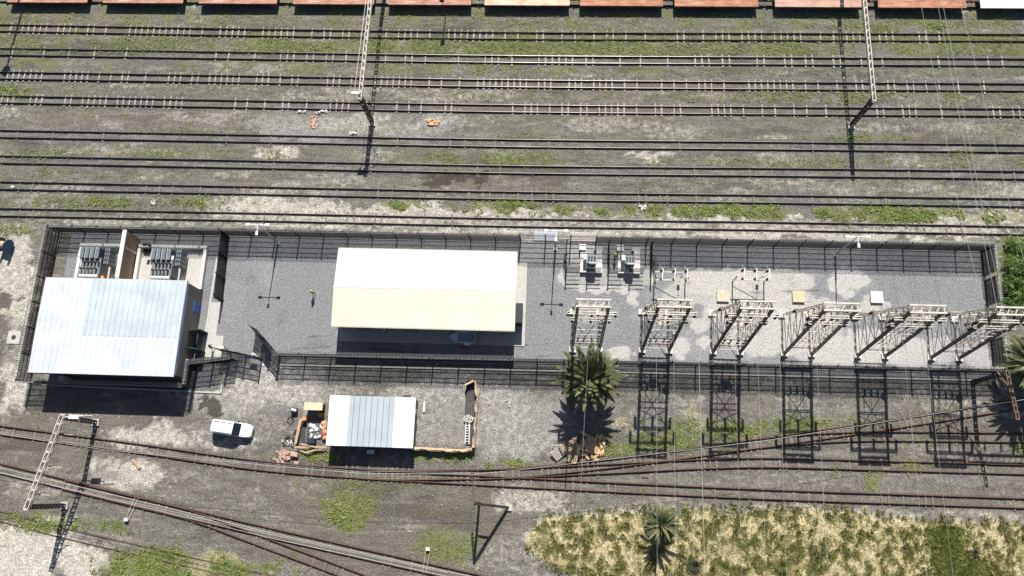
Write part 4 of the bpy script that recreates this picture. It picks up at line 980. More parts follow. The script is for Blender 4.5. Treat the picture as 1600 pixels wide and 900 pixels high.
WLB = ['westernmost flat wagon, mostly cut by the photo corner', 'rusty flat wagon second from the west', 'rusty flat wagon just west of the overhead gantry with the jumper cable', 'pinkish rusty flat wagon under the western overhead gantry', 'pinkish red flat wagon behind the thin signal post',
       'white and rust streaked flat wagon', 'orange-rust flat wagon just east of the white streaked wagon', 'orange-rust flat wagon just west of the pale pink wagon', 'pale pink flat wagon under the eastern overhead gantry', 'mottled orange-red flat wagon just west of the white wagon', 'white decked flat wagon at the east end of the train']
PK = None
for i, (xa, xb, mt_) in enumerate(WG):
    x0, x1 = g(xa, 9, 1.15).x, g(xb, 9, 1.15).x; cx = (x0 + x1) / 2; L = x1 - x0
    t = thing('flat_wagon', WLB[i], 'wagon', (cx, yw, 0), 'row of flat wagons on the far track')
    m = MB().box((cx, yw, 1.12), (L, 2.75, .1)); m.build('deck', M[mt_], t)
    m = MB().box((cx, yw - 1.33, .92), (L - .1, .1, .3)); m.box((cx, yw + 1.33, .92), (L - .1, .1, .3)); m.box((cx, yw, .85), (L - .3, .5, .4)); m.build('underframe', M['rail_rust'], t)
    for k in range(9):
        for sy in (-1, 1):
            pos = (x0 + .7 + k * (L - 1.4) / 8 - cx, sy * 1.43, 1.0)
            if PK is None: PK = MB().box((0, 0, 0), (.16, .1, .22)).build('stake_pocket', M['rail_rust2'], t, org=(0, 0, 0)); po = PK
            else: po = bpy.data.objects.new('stake_pocket', PK.data); COL.objects.link(po); po.parent = t
            po.location = pos
    for s in (-1, 1):
        bx = cx + s * (L / 2 - 1.7); b = MB().box((bx, yw - .85, .5), (2.3, .12, .3)); b.box((bx, yw + .85, .5), (2.3, .12, .3)); b.box((bx, yw, .55), (.4, 1.6, .3)); bo = b.build('bogie', M['rail_rust'], t)
        for dx in (-.8, .8):
            m = MB()
            for sy in (-1, 1): m.lathe((bx + dx, yw + sy * .57, .59), [(.4, -.06), (.4, .06)], 14, axis='Y')
            m.tube([(bx + dx, yw - .6, .59), (bx + dx, yw + .6, .59)], .07, 6); m.build('wheelset', M['rail_rust'], bo)
        m = MB().box((cx + s * (L / 2 + .45), yw, .8), (.95, .18, .2)); m.box((cx + s * (L / 2 + .85), yw + s * .1, .8), (.3, .3, .3)); m.build('coupler', M['rail_rust'], t)

# ------------------------------------------------------------ white pickup
def ring(x, hw, z0, z1, ch=.12, hw2=None):
    h2 = hw2 if hw2 is not None else hw
    return [(x, -hw + ch, z0), (x, hw - ch, z0), (x, hw, z0 + ch), (x, hw * .5 + h2 * .5, z1 - ch), (x, h2 - ch, z1), (x, -h2 + ch, z1), (x, -hw * .5 - h2 * .5, z1 - ch), (x, -hw, z0 + ch)]
cp0 = g(331, 665, 1.0); cp1 = g(393, 674.5, 1.0); cc = (cp0 + cp1) / 2
t = thing('pickup_truck', 'white pickup with a closed canopy parked on the pale road', 'car', (cc.x, cc.y, 0), rz=math.atan2((cp1 - cp0).y, (cp1 - cp0).x), local=True)
body = MB().loft([ring(-2.68, .80, .5, .98), ring(-2.6, .9, .42, 1.05), ring(-1.5, .93, .34, 1.06), ring(.9, .93, .34, 1.05, .1), ring(1.2, .93, .36, 1.06), ring(2.0, .91, .38, 1.0), ring(2.45, .82, .42, .9), ring(2.66, .6, .5, .78)]).build('body', M['white_paint'], t, smooth=False)
cab = MB().loft([ring(-2.6, .8, 1.0, 1.55, .1, .7), ring(-2.5, .84, 1.0, 1.74, .1, .73), ring(-1.2, .86, 1.0, 1.8, .1, .74), ring(-1.12, .86, 1.0, 1.79, .1, .74), ring(.0, .86, 1.0, 1.8, .1, .72), ring(.42, .85, 1.0, 1.76, .1, .7)]).build('cab', M['white_paint'], t)
MB().add([(.46, -.7, 1.74), (.46, .7, 1.74), (1.22, .8, 1.06), (1.22, -.8, 1.06), (.42, -.7, 1.68), (.42, .7, 1.68), (1.1, .8, 1.0), (1.1, -.8, 1.0)], [(0, 1, 2, 3), (7, 6, 5, 4), (0, 4, 5, 1), (1, 5, 6, 2), (2, 6, 7, 3), (3, 7, 4, 0)]).build('windscreen', M['carglass'], t)
for s in (-1, 1):
    for xa, xb in ((-2.3, -1.3), (-1.0, -.35), (-.25, .5)):
        MB().add([(xa, s * .875, 1.12), (xb + .12, s * .875, 1.12), (xb, s * .775, 1.58), (xa, s * .775, 1.58), (xa, s * .84, 1.12), (xb + .12, s * .84, 1.12), (xb, s * .74, 1.58), (xa, s * .74, 1.58)],
                 [(0, 1, 2, 3), (7, 6, 5, 4), (0, 4, 5, 1), (1, 5, 6, 2), (2, 6, 7, 3), (3, 7, 4, 0)]).build('side_window', M['carglass'], cab)
    MB().box((.75, s * 1.04, 1.12), (.14, .24, .18)).build('mirror', M['black'], t)
    MB().box((2.5, s * .62, .74), (.16, .34, .16)).build('headlight', M['tx_blue'], t)
    MB().box((-2.66, s * .78, .86), (.1, .16, .3)).build('tail_light', M['tail'], t)
    MB().beam((-2.3, s * .66, 1.84), (.2, s * .66, 1.85), .05).build('roof_rail', M['galv'], cab)
    for x in (-1.72, 1.62):
        wh = MB().lathe((x, s * .82, .37), [(.24, -.12), (.35, -.13), (.37, -.09), (.37, .09), (.35, .13), (.24, .12)], 16, axis='Y').build('tyre', M['tyre'], t)
        MB().lathe((x, s * .82, .37), [(.05, -.125), (.235, -.11), (.235, .11), (.05, .125)], 14, axis='Y').build('rim', M['galv'], wh)
MB().box((2.6, 0, .5), (.18, 1.4, .2)).build('bumper', M['white_paint'], t)
MB().box((-2.72, 0, .55), (.14, 1.6, .18)).build('bumper', M['steel_dark'], t)
MB().add([(-2.64, -.62, 1.12), (-2.64, .62, 1.12), (-2.56, .56, 1.55), (-2.56, -.56, 1.55)], [(0, 1, 2, 3)]).build('rear_window', M['carglass'], cab)

# ------------------------------------------------------------ trailer in the shade
p = g(726, 528.5); t = thing('trailer', 'small pale open trailer parked in the shade of the cream building', 'trailer', p, rz=-.02, local=True)
m = MB()
for c, d in (((.3, .72, .75), (2.4, .1, .5)), ((.3, -.72, .75), (2.4, .1, .5)), ((-.9, 0, .75), (.1, 1.34, .5)), ((1.5, 0, .75), (.1, 1.34, .5))): m.box(c, d)
m.build('side_board', M['pale_blue'], t)
MB().box((.3, 0, .5), (2.3, 1.34, .06)).build('floor', M['tx_blue'], t)
m = MB(); m.prism([(-.95, -.75), (-.95, .75), (-1.75, .3), (-1.95, 0), (-1.75, -.3)], .7, .8); m.beam((-1.8, 0, .7), (-2.4, 0, .6), .1); m.build('drawbar', M['pale_blue'], t)
for s in (-1, 1):
    w_ = MB().lathe((.45, s * .92, .33), [(.15, -.1), (.33, -.1), (.33, .1), (.15, .1)], 14, axis='Y').build('wheel', M['tyre'], t)
    MB().box((.45, s * .93, .74), (.9, .32, .06)).build('mudguard', M['pale_blue'], t)
m = MB().beam((.2, -.4, .7), (1.1, .3, .75), .08); m.box((.7, 0, .65), (.5, .4, .25)); m.build('pump_unit', M['galv'], t)
p = g(723, 543); o = MB().box((p.x, p.y, .2), (.55, .3, .32), rz=-.3).box((p.x, p.y, .4), (.2, .08, .08), rz=-.3).build('fuel_can', M['red'], org=(p.x, p.y, 0)); tag(o, 'red fuel can on the ground near the small trailer', 'can')

# ------------------------------------------------------------ cable drum
p = g(14, 387); t = thing('cable_drum', 'large cable drum with one brown and one blue flange by the fence corner', 'cable drum', p, rz=-.25, local=True)
for x, m_ in ((-.62, 'drum_brown'), (.62, 'cable_blue')):
    MB().lathe((x, 0, 1.05), [(.1, -.06), (1.05, -.06), (1.05, .06), (.1, .06)], 28, axis='X').build('flange', M[m_], t)
MB().lathe((0, 0, 1.05), [(.55, -.56), (.55, .56)], 20, axis='X').build('core', M['timber'], t)

# ------------------------------------------------------------ clutter beside the hut
p = g(495, 637); t = thing('tool_chest', 'pale yellow flat-topped chest beside the hut', 'chest', (p.x, p.y, 0))
MB().box((p.x, p.y, .75), (2.3, .75, 1.5)).build('body', M['steel_dark'], t); MB().box((p.x, p.y + .02, 1.54), (2.45, 1.0, .08)).build('lid', M['box_yellow'], t)
for q, lb in (((478, 655), 'rusty orange drum at the north end of the clutter'), ((503, 648), 'rusty orange drum in front of the pale yellow chest')):
    p = g(*q); t = thing('oil_drum', lb, 'drum', p, 'orange drums beside the hut'); MB().lathe(p, [(.3, 0), (.3, .28), (.32, .3), (.3, .32), (.3, .58), (.32, .6), (.3, .62), (.3, .88)], 16).build('barrel', M['orange'], t)
    MB().lathe(p + Vector((0, 0, .88)), [(.26, 0), (.26, .02), (0, .02)], 16).build('lid', M['orange_pale'], t)
def ladder(q0, q1, w, m_, lb, z=.1):
    a, b = g(*q0), g(*q1); t = thing('ladder', lb, 'ladder', a); d = (b - a).normalized(); n = Vector((-d.y, d.x, 0)) * w / 2; u = Vector((0, 0, z))
    for s in (-1, 1): MB().beam(a + n * s + u, b + n * s + u, .09, .1).build('stile', M[m_], t)
    L = (b - a).length; k = int(L / .32)
    for i in range(1, k): c = a + d * (L * i / k) + u; MB().beam(c - n, c + n, .075).build('rung', M[m_], t)
ladder((484, 660), (481, 694), .5, 'tx_grey', 'dull grey ladder lying among the clutter beside the hut')
ladder((731.5, 661), (730, 694), .5, 'white_paint', 'white ladder lying on the dark mat by the orange net', .22)
o = MB().box((g(474, 676).x, g(474, 676).y, .04), (.55, 3.4, .1), rz=.07).build('rubber_mat', M['rubber'], org=(g(474, 676).x, g(474, 676).y, 0)); tag(o, 'narrow dark grey mat lying beside the dull grey ladder', 'mat')
p = g(734, 622); o = MB()
for k in range(6): o.box((p.x - .45 + k * .2, p.y - .0, .07 + .02 * (k % 2)), (.17, 4.6, .1), rz=.012 * k)
tag(o.build('rubber_mat', M['rubber'], org=(p.x, p.y, 0)), 'wide dark striped mat lying along the orange net fence', 'mat')
p = g(733, 675); tag(MB().box((p.x + .15, p.y, .05), (1.1, 3.4, .08)).build('rubber_mat', M['rubber'], org=(p.x, p.y, 0)), 'dark mat under the white ladder', 'mat')
# rope coil
p = g(732, 655); pts = []
for i in range(90):
    a = i * .42; r = .38 + .2 * math.sin(i * .13) + .06 * math.sin(i * .9); pts.append((p.x + r * math.cos(a) * 1.05, p.y + r * math.sin(a) * .8, .26 + .0025 * i + .03 * math.sin(i)))
for i in range(12): pts.append((p.x + .1 + .05 * math.sin(i), p.y - .4 - i * .09, .32))
tag(MB().tube(pts, .045, 5).build('rope_coil', M['concrete_white'], org=p), 'messy coil of white rope at the head of the white ladder', 'rope')
# fallen timber frame
rr = random.Random(3)
def plank(q0, q1, lb, w=.22, z=.12, m_='timber', z1=None, name='timber_plank'):
    a, b = g(*q0), g(*q1); a.z = z; b.z = z if z1 is None else z1
    tag(MB().beam(a, b, w, .07).build(name, M[m_], org=a), lb, 'plank', 'loose planks and timbers')
plank((471, 655), (463.5, 694), 'long orange-brown timber on the west side of the clutter', .32, .5)
plank((474, 656), (466, 692), 'second orange-brown timber leaning along the long one', .12, .75, 'orange_pale')
plank((463, 699), (512, 699), 'pale plank along the south edge of the clutter', .25, .6)
plank((473, 694), (500, 700), 'short pale plank crossing the south edge planks', .2, .72)
plank((466, 702), (480, 708), 'low pale plank end in front of the clutter', .22, .3)
plank((480, 707), (512, 699), 'slanting pale plank in front of the clutter', .22, .55)
plank((208, 718), (219, 732), 'short brown log lying south of the pale track', .3, .16)
plank((1305, 329), (1330, 322), 'thin pale pole in the green weed strip', .1, .08) if False else None
for q0, q1, lb in (((1004, 712.5 + 33), (1013, 746), 'small rust bar lying between the branching tracks'),): plank(q0, q1, lb, .12, .06, 'rail_rust2')
# bricks
p0 = g(447, 712)
t = thing('brick_pile', 'loose pile of pinkish bricks at the edge of the track', 'bricks', p0)
for k in range(46):
    x, y = rr.gauss(0, .8), rr.gauss(0, .42); m = MB().box((p0.x + x, p0.y + y, .06 + max(0, .35 - .3 * abs(x)) * rr.random()), (.42, .22, .12), rz=rr.random() * 3)
    m.build('brick', M['brick_red'], t)
p = g(461, 710); tag(MB().box((p.x, p.y, .25), (1.0, .62, .5), rz=-.15).box((p.x, p.y, .52), (.9, .5, .06), rz=-.15).build('brick_stack', M['brick_red'], org=p), 'square stack of pinkish bricks beside the loose pile', 'bricks')
p = g(461, 642); m = MB().box((p.x, p.y, .3), (.85, .6, .6), rz=.1); m.box((p.x, p.y + .1, .62), (.7, .28, .05), rz=-.2, mi=1); tag(m.build('black_crate', [M['black'], M['white_paint']], org=p), 'black crate with a white sheet on top west of the clutter', 'crate')
p = g(454, 657); m = MB()
for a, b in (((-.5, -.1), (.1, -.5)), ((-.1, .5), (.5, .1)), ((-.2, .45), (-.45, .1)), ((.05, -.45), (.45, -.05))): m.beam((p.x + a[0], p.y + a[1], .06), (p.x + b[0], p.y + b[1], .06), .08)
tag(m.build('steel_trestle', M['steel_dark'], org=p), 'small dark metal trestle lying on bare ground', 'trestle')
p = g(489, 690); t = thing('wheelie_bin', 'dark bin with blue lid among the clutter', 'bin', p); MB().box((p.x, p.y, .45), (.9, .7, .9), taper=1.1).build('body', M['black'], t); MB().box((p.x, p.y, .95), (.8, .62, .08)).build('lid', M['navy'], t)
for k in range(14):
    q = (rr.uniform(486, 503), rr.uniform(662, 684)); p = g(*q); s = rr.uniform(.25, .6)
    bm_ = MB().lathe(p, [(s * .4, 0), (s * .5, s * .2), (s * .35, s * .45), (.03, s * .5)], 7); bm_.v = [(v[0] + rr.gauss(0, .05), v[1] + rr.gauss(0, .05), v[2]) for v in bm_.v]
    tag(bm_.build('rubbish_bag', M['white_paint'] if k % 4 else M['tx_blue'], org=p), 'crumpled bag in the heap between the dull ladder and the hut', 'bag', 'heap of bags beside the hut')
for k in range(6):
    p = g(507 + (k % 2) * 1.5, 662 + k * 4.4); bm_ = MB().lathe(p, [(.32, 0), (.38, .25), (.25, .5), (.05, .55)], 8); bm_.v = [(v[0] + rr.gauss(0, .05), v[1] + rr.gauss(0, .05), v[2]) for v in bm_.v]
    tag(bm_.build('sand_sack', M['orange_pale'] if k != 4 else M['red'], org=p), 'orange sack in the row along the west wall of the hut', 'sack', 'orange sacks against the hut')
p = g(452, 690); t = thing('scrap_heap', 'small heap of grey and dark scrap pieces west of the planks', 'scrap', p)
for k in range(14):
    m = MB().box((p.x + rr.gauss(0, .5), p.y + rr.gauss(0, .6), .08 + .1 * rr.random()), (rr.uniform(.2, .7), rr.uniform(.1, .3), rr.uniform(.06, .2)), rz=rr.random() * 3); m.build('scrap_piece', M[rr.choice(['concrete', 'steel_dark', 'white_paint'])], t)
# orange net fence
def net_fence(qs, lb, n0):
    P = [g(*q) for q in qs]; t = thing('net_fence', lb, 'fence', P[0], 'orange net fences beside the hut')
    h = 1.15
    for p in P: MB().tube([p, p + Vector((.05, 0, h + .15))], .05, 6).build('post', M['timber'], t)
    m = MB(); r2 = random.Random(n0)
    for a, b in zip(P[:-1], P[1:]):
        n = max(2, int((b - a).length / .35)); d = (b - a).normalized(); nn = Vector((-d.y, d.x, 0)); ring_ = []
        for i in range(n + 1):
            c = a.lerp(b, i / n); w = nn * (.14 * math.sin(i * .9 + n0) + r2.gauss(0, .06)); top = h - .18 * math.sin(PI * i / n) + r2.gauss(0, .05)
            ring_.append([c + w * .3 + Vector((0, 0, .08)), c + w + Vector((0, 0, top * .5)), c + w * .5 + Vector((0, 0, top)), c + w * .5 + nn * .22 + Vector((0, 0, top - .16)), c + nn * .3 + Vector((0, 0, top - .42))])
        for i in range(n):
            for k in range(4): m.add([ring_[i][k], ring_[i + 1][k], ring_[i + 1][k + 1], ring_[i][k + 1]], [(0, 1, 2, 3)])
    m.build('net', M['orange_net'], t)
net_fence([(729, 605), (741, 597), (745, 620), (743, 645), (741, 672), (739, 700)], 'sagging orange net fence running away from the track beside the dark mat', 1)
net_fence([(645, 702), (668, 703), (697, 705), (720, 706), (738, 704)], 'faded orange net fence along the track side, east of the hut', 4)

# orange plastic scraps and pale litter north of the fence
def scrap(q, sx, sy, m_, lb, seed, name='plastic_sheet', cat='plastic sheet', grp=None):
    p = g(*q); r3 = random.Random(seed); m = MB(); n = 7; vs = []
    for i in range(n):
        for j in range(n):
            u, v = i / (n - 1) - .5, j / (n - 1) - .5; k = 1 - .5 * abs(u) * (1 if seed % 2 else .2)
            vs.append((p.x + u * sx + r3.gauss(0, .08), p.y + v * sy * k + r3.gauss(0, .08), .06 + abs(r3.gauss(0, .09))))
    for i in range(n - 1):
        for j in range(n - 1):
            if r3.random() < .12: continue
            m.add([vs[i * n + j], vs[(i + 1) * n + j], vs[(i + 1) * n + j + 1], vs[i * n + j + 1]], [(0, 1, 2, 3)])
    tag(m.build(name, M[m_], org=p), lb, cat, grp)
scrap((490, 191), .7, 2.1, 'orange_pale', 'upright-lying orange plastic scrap west of the overhead mast', 2)
scrap((676, 191), 1.7, 1.1, 'orange_pale', 'crumpled orange plastic scrap east of the overhead mast', 3)
for k, (q, sx, sy, lb) in enumerate([((472, 174.5), 1.2, .4, 'pale grey sheet scrap by the rail, north-west of the upright orange scrap'), ((497, 176), .8, .3, 'small pale sheet scrap by the rail'), ((507, 174), 1.0, .35, 'pale sheet scrap nearest above the upright orange scrap'), ((552, 208), 1.0, .5, 'white sheet scrap just west of the mast shadow'), ((1004, 324), .9, .7, 'white lump of litter in the green weed strip'), ((1547, 333), 1.0, .8, 'pale yellow board in the weeds near the east edge'), ((240, 317), .7, .6, 'pale boulder-like litter in the grass west of centre'), ((20, 292), .5, .5, 'white litter scrap between the rails at the west edge'), ((30, 353), .5, .4, 'white litter scrap near the cable drum')]):
    scrap(q, sx, sy, 'concrete_white' if k != 5 else 'box_yellow', lb, 20 + k)
# point machines on the diagonal track
for q, lb in (((199, 812), 'pale point machine with two rods beside the diagonal track, western one'), ((669, 858), 'pale point machine with two rods beside the diagonal track, near the lower middle')):
    p = g(*q); t = thing('point_machine', lb, 'point machine', p, 'point machines of the diagonal track')
    MB().box((p.x, p.y, .25), (.5, .4, .35)).box((p.x, p.y, .45), (.4, .3, .08)).build('housing', M['concrete_white'], t)
    s = 1 if q[1] < 840 else -1
    for dx in (-.2, .25): MB().beam((p.x + dx, p.y, .2), (p.x + dx + .9 * (1 if s > 0 else -.35), p.y + s * 2.9, .2), .05).build('rod', M['steel_rusty'], t)

# ------------------------------------------------------------ people
def person(q, lb, vest=True, facing=0.0, hat='hivis', step=.12, arm=.25):
    p = g(*q); t = thing('person', lb, 'person', p, rz=facing, local=True)
    bm = bmesh.new(); sk = bm.verts.layers.skin.verify()
    J = {'pel': ((0, 0, .95), .14), 'ch': ((0, .02, 1.28), .16), 'nk': ((0, .01, 1.5), .06), 'hd': ((0, .03, 1.62), .1), 'tp': ((0, .02, 1.74), .07)}
    for s, n in ((-1, 'l'), (1, 'r')):
        J.update({'h' + n: ((s * .1, 0, .9), .1), 'k' + n: ((s * .11, s * step * .6 + .03, .48), .065), 'a' + n: ((s * .11, s * step - .03, .08), .045), 'f' + n: ((s * .12, s * step + .14, .04), .04),
                  's' + n: ((s * .19, .01, 1.42), .07), 'e' + n: ((s * (.25 + .02), .02 - s * .04, 1.14), .047), 'w' + n: ((s * .24, arm * .6 + .02, .94), .034), 'd' + n: ((s * .23, arm * .75 + .05, .85), .04)})
    V = {k: bm.verts.new(c) for k, (c, r) in J.items()}
    for k, (c, r) in J.items(): V[k][sk].radius = (r, r * .85 if k in ('ch', 'pel') else r)
    V['pel'][sk].use_root = True
    for e in 'pel-ch ch-nk nk-hd hd-tp pel-hl hl-kl kl-al al-fl pel-hr hr-kr kr-ar ar-fr ch-sl sl-el el-wl wl-dl ch-sr sr-er er-wr wr-dr'.split():
        a, b = e.split('-'); bm.edges.new((V[a], V[b]))
    me = bpy.data.meshes.new('body'); bm.to_mesh(me); bm.free(); o = bpy.data.objects.new('body', me); COL.objects.link(o)
    o.modifiers.new('s', 'SKIN'); o.modifiers.new('d', 'SUBSURF').levels = 1
    bpy.context.view_layer.update(); ev = o.evaluated_get(bpy.context.evaluated_depsgraph_get()); nm = bpy.data.meshes.new_from_object(ev)
    o.modifiers.clear(); o.data = nm; o.parent = t; nm.materials.clear(); nm.materials.append(M['navy']); nm.materials.append(M['skin'])
    for f in nm.polygons:
        c = f.center; f.material_index = 1 if c.z > 1.47 or (c.z < .92 and abs(c.x) > .19 and c.z > .7) else 0; f.use_smooth = True
    if vest:
        MB().loft([[(math.cos(a) * rx, .015 + math.sin(a) * ry, z) for a in [2 * PI * k / 12 for k in range(12)]] for rx, ry, z in ((.2, .16, .93), (.215, .175, 1.12), (.235, .185, 1.32), (.2, .14, 1.46), (.1, .09, 1.5))]).build('vest', M['hivis'], t, smooth=True)
    hm = M['hivis'] if hat == 'hivis' else M['white_paint'] if hat == 'white' else M['black']
    MB().lathe((0, .035, 1.69), [(.15, -.01), (.155, .01), (.125, .02), (.115, .09), (.07, .13), (.01, .14)], 12).build('hard_hat' if hat != 'black' else 'hair', hm, t, smooth=True)
person((491, 459), 'person in yellow hi-vis and dark trousers standing on open gravel west of the cream building', True, 2.6)
person((604, 518.5), 'person in yellow hi-vis standing in the shade against the cream building', True, .3, 'white')
person((334, 544), 'person in dark clothing walking on the pale landing by the green door', False, -1.2, 'black', .2)
person((960.5, 403), 'person in yellow hi-vis beside the small transformer', True, 1.2)
# small flood lamp by the gate
p = g(357, 547); t = thing('flood_lamp', 'short dark post with a pale lamp head beside the closed gate leaf', 'lamp', p)
MB().tube([p, p + Vector((0, 0, 1.7))], .06, 8).build('post', M['fence'], t); MB().box((p.x - .2, p.y, 1.8), (.6, .4, .25)).build('lamp_head', M['concrete_white'], t)
p = g(240, 389); t = thing('flood_lamp', 'short dark post with twin black lamp heads near the eastern transformer', 'lamp', p)
MB().tube([p, p + Vector((0, 0, 2.0))], .07, 8).build('post', M['fence'], t)
for s in (-.3, .3): MB().box((p.x + s, p.y, 2.1), (.42, .36, .36)).build('lamp_head', M['black'], t)

# ------------------------------------------------------------ vegetation
RNG = np.random.default_rng(5)
M['stone'] = mat('loose_stone', (.42, .4, .37), .9, 0, .4, .9, col2=(.12, .11, .1))
n = 5200; qx = RNG.uniform(-20, 1620, n); qy = np.where(RNG.random(n) < .62, RNG.uniform(15, 350, n), RNG.uniform(600, 800, n))
P_ = np.array([list(g(a, b)) for a, b in zip(qx, qy)]); ok_ = ~((P_[:, 0] > -71) & (P_[:, 0] < 59) & (P_[:, 1] > 15) & (P_[:, 1] < 34)) & (fbm(P_[:, 0], P_[:, 1], .2, 2, 33) > RNG.uniform(.2, .7, n)); P_ = P_[ok_]; n = len(P_)
sz = .05 + .12 * RNG.random(n) ** 3; oc = np.array([[1, 0, 0], [0, 1, 0], [-1, 0, 0], [0, -1, 0], [0, 0, .8], [0, 0, -.5]])
V = (P_[:, None, :] + (oc[None] * RNG.uniform(.6, 1.3, (n, 6, 1))) * sz[:, None, None]).reshape(-1, 3)
ff = np.array([[0, 1, 4], [1, 2, 4], [2, 3, 4], [3, 0, 4], [1, 0, 5], [2, 1, 5], [3, 2, 5], [0, 3, 5]]); FQ = (ff[None] + 6 * np.arange(n)[:, None, None]).reshape(-1, 3)
tag(npmesh('loose_stones', V, FQ, [M['stone']]), 'loose stones scattered over the ballast between the tracks', 'stones', kind='stuff')
def leaf_cloud(name, C, size, n, mats, tilt=.6, mi=None, stretch=1.6, flat=.35):
    """C (k,3) clump centres, size (k,), n leaves each"""
    k = len(C); c = np.repeat(C, n, 0); s = np.repeat(size, n)
    a = RNG.uniform(0, 2 * PI, k * n); out = RNG.uniform(.1, 1, k * n) ** .7
    pos = c + np.stack([np.cos(a) * s * out, np.sin(a) * s * out, s * RNG.uniform(.1, .75, k * n) * (1.15 - out)], -1)
    d = np.stack([np.cos(a), np.sin(a), RNG.normal(.25, tilt, k * n)], -1); d /= np.linalg.norm(d, axis=1)[:, None]
    w = np.stack([-np.sin(a), np.cos(a), RNG.normal(0, flat, k * n)], -1); w /= np.linalg.norm(w, axis=1)[:, None] + 1e-6
    L = (s * RNG.uniform(.35, .75, k * n))[:, None]; W = L / stretch * .5
    V = np.stack([pos - d * L * .5, pos + w * W, pos + d * L * .5, pos - w * W], 1).reshape(-1, 3)
    V[:, 2] = np.maximum(V[:, 2], .01)
    return npmesh(name, V, np.arange(len(V)).reshape(-1, 4), mats, None if mi is None else np.repeat(mi, n))
GZi = lambda X, Y: 0 * X
WD = []  # scattered weeds: cx, cy, rx, ry, count, size
WEEDS = [(800, 32, 820, 12, 1100, .22), (800, 72, 820, 13, 2300, .22), (800, 57, 820, 5, 500, .2), (560, 108, 300, 8, 260, .2), (1150, 112, 450, 7, 330, .2), (1100, 150, 400, 9, 600, .22), (1400, 153, 200, 9, 300, .24), (300, 140, 350, 8, 220, .2),
         (20, 141, 30, 10, 90, .34), (220, 241, 220, 8, 480, .22), (760, 247, 150, 10, 330, .24), (1150, 254, 450, 7, 600, .22), (300, 206, 100, 5, 110, .22), (830, 213, 90, 6, 70, .2), (1340, 217, 110, 7, 140, .24), (1500, 240, 110, 6, 120, .24), (110, 270, 140, 9, 120, .24), (100, 315, 130, 12, 260, .24), (30, 358, 40, 8, 110, .28),
         (450, 72, 250, 12, 350, .24), (880, 78, 200, 11, 500, .26), (1250, 290, 320, 12, 120, .2), (700, 180, 600, 14, 160, .16), (1400, 195, 220, 18, 160, .18),
         (545, 792, 42, 28, 380, .22), (580, 755, 90, 16, 260, .2), (710, 850, 70, 34, 300, .24), (620, 775, 160, 40, 250, .18), (1365, 748, 14, 26, 160, .26), (1435, 728, 32, 12, 120, .26), (1305, 740, 14, 22, 70, .24), (1110, 672, 120, 20, 420, .26), (1250, 664, 100, 12, 300, .26), (960, 702, 60, 14, 160, .24), (1450, 690, 160, 40, 160, .2), (1100, 775, 300, 16, 90, .2), (1594, 705, 10, 16, 80, .3), (500, 712, 40, 8, 90, .26), (1040, 690, 50, 14, 200, .26)]
Cs, Ss = [], []
for cx, cy, rx, ry, n, s in WEEDS:
    n = int(n * (3.6 if cy < 110 else 2.4))
    u = RNG.normal(0, .5, (n, 2)) if rx < 200 else RNG.uniform(-1, 1, (n, 2))
    P_ = np.array([list(g(cx + a * rx, cy + b * ry)) for a, b in u]); keep = fbm(P_[:, 0], P_[:, 1], .35, 2, 77) > RNG.uniform(.25, .66, n)
    Cs.append(P_[keep]); Ss.append(RNG.uniform(.45, 1.3, keep.sum()) * s)
C = np.concatenate(Cs); S = np.concatenate(Ss)
okk = ~((C[:, 0] > -70.5) & (C[:, 0] < 58.5) & (C[:, 1] > 15.8) & (C[:, 1] < 33.6)); C, S = C[okk], S[okk]
tag(leaf_cloud('weeds', C, S, 9, [M['weed'], M['weed_bright']], mi=(RNG.random(len(C)) < .3).astype(int)), 'scattered low yellow-green weeds growing over the ballast', 'weeds', kind='stuff')
GR = [(620, 321, 36, 5, 110), (790, 323, 55, 8, 260), (850, 327, 60, 6, 140), (1000, 328, 90, 6, 260), (1080, 330, 60, 8, 260), (1150, 331, 60, 9, 330), (1215, 330, 22, 8, 90), (1285, 332, 16, 6, 60), (1380, 335, 70, 11, 420), (1450, 337, 70, 8, 300), (1540, 340, 60, 8, 220), (1410, 42, 60, 7, 160), (1480, 43, 20, 6, 50),
      (310, 316, 40, 8, 110), (180, 318, 60, 9, 110), (240, 886, 70, 22, 900), (330, 889, 110, 14, 500), (110, 822, 100, 8, 240), (30, 806, 40, 6, 70), (690, 712, 42, 8, 220), (790, 724, 26, 6, 110), (1150, 675, 30, 14, 160), (490, 716, 30, 8, 80), (545, 800, 26, 20, 160), (1590, 410, 28, 34, 260)]
Cs, Ss = [], []
for cx, cy, rx, ry, n in GR:
    n = int(n * 1.7); u = RNG.normal(0, .62, (n, 2)); P_ = np.array([list(g(cx + a * rx, cy + b * ry)) for a, b in u]); kp = fbm(P_[:, 0], P_[:, 1], .55, 3, 55) > RNG.uniform(.38, .62, n); Cs.append(P_[kp]); Ss.append(RNG.uniform(.14, .42, kp.sum()))
C = np.concatenate(Cs); S = np.concatenate(Ss)
tag(leaf_cloud('grass_patches', C, S, 12, [M['weed_bright'], M['weed']], mi=(RNG.random(len(C)) < .35).astype(int)), 'dense bright green weed and grass patches between the tracks', 'grass', kind='stuff')
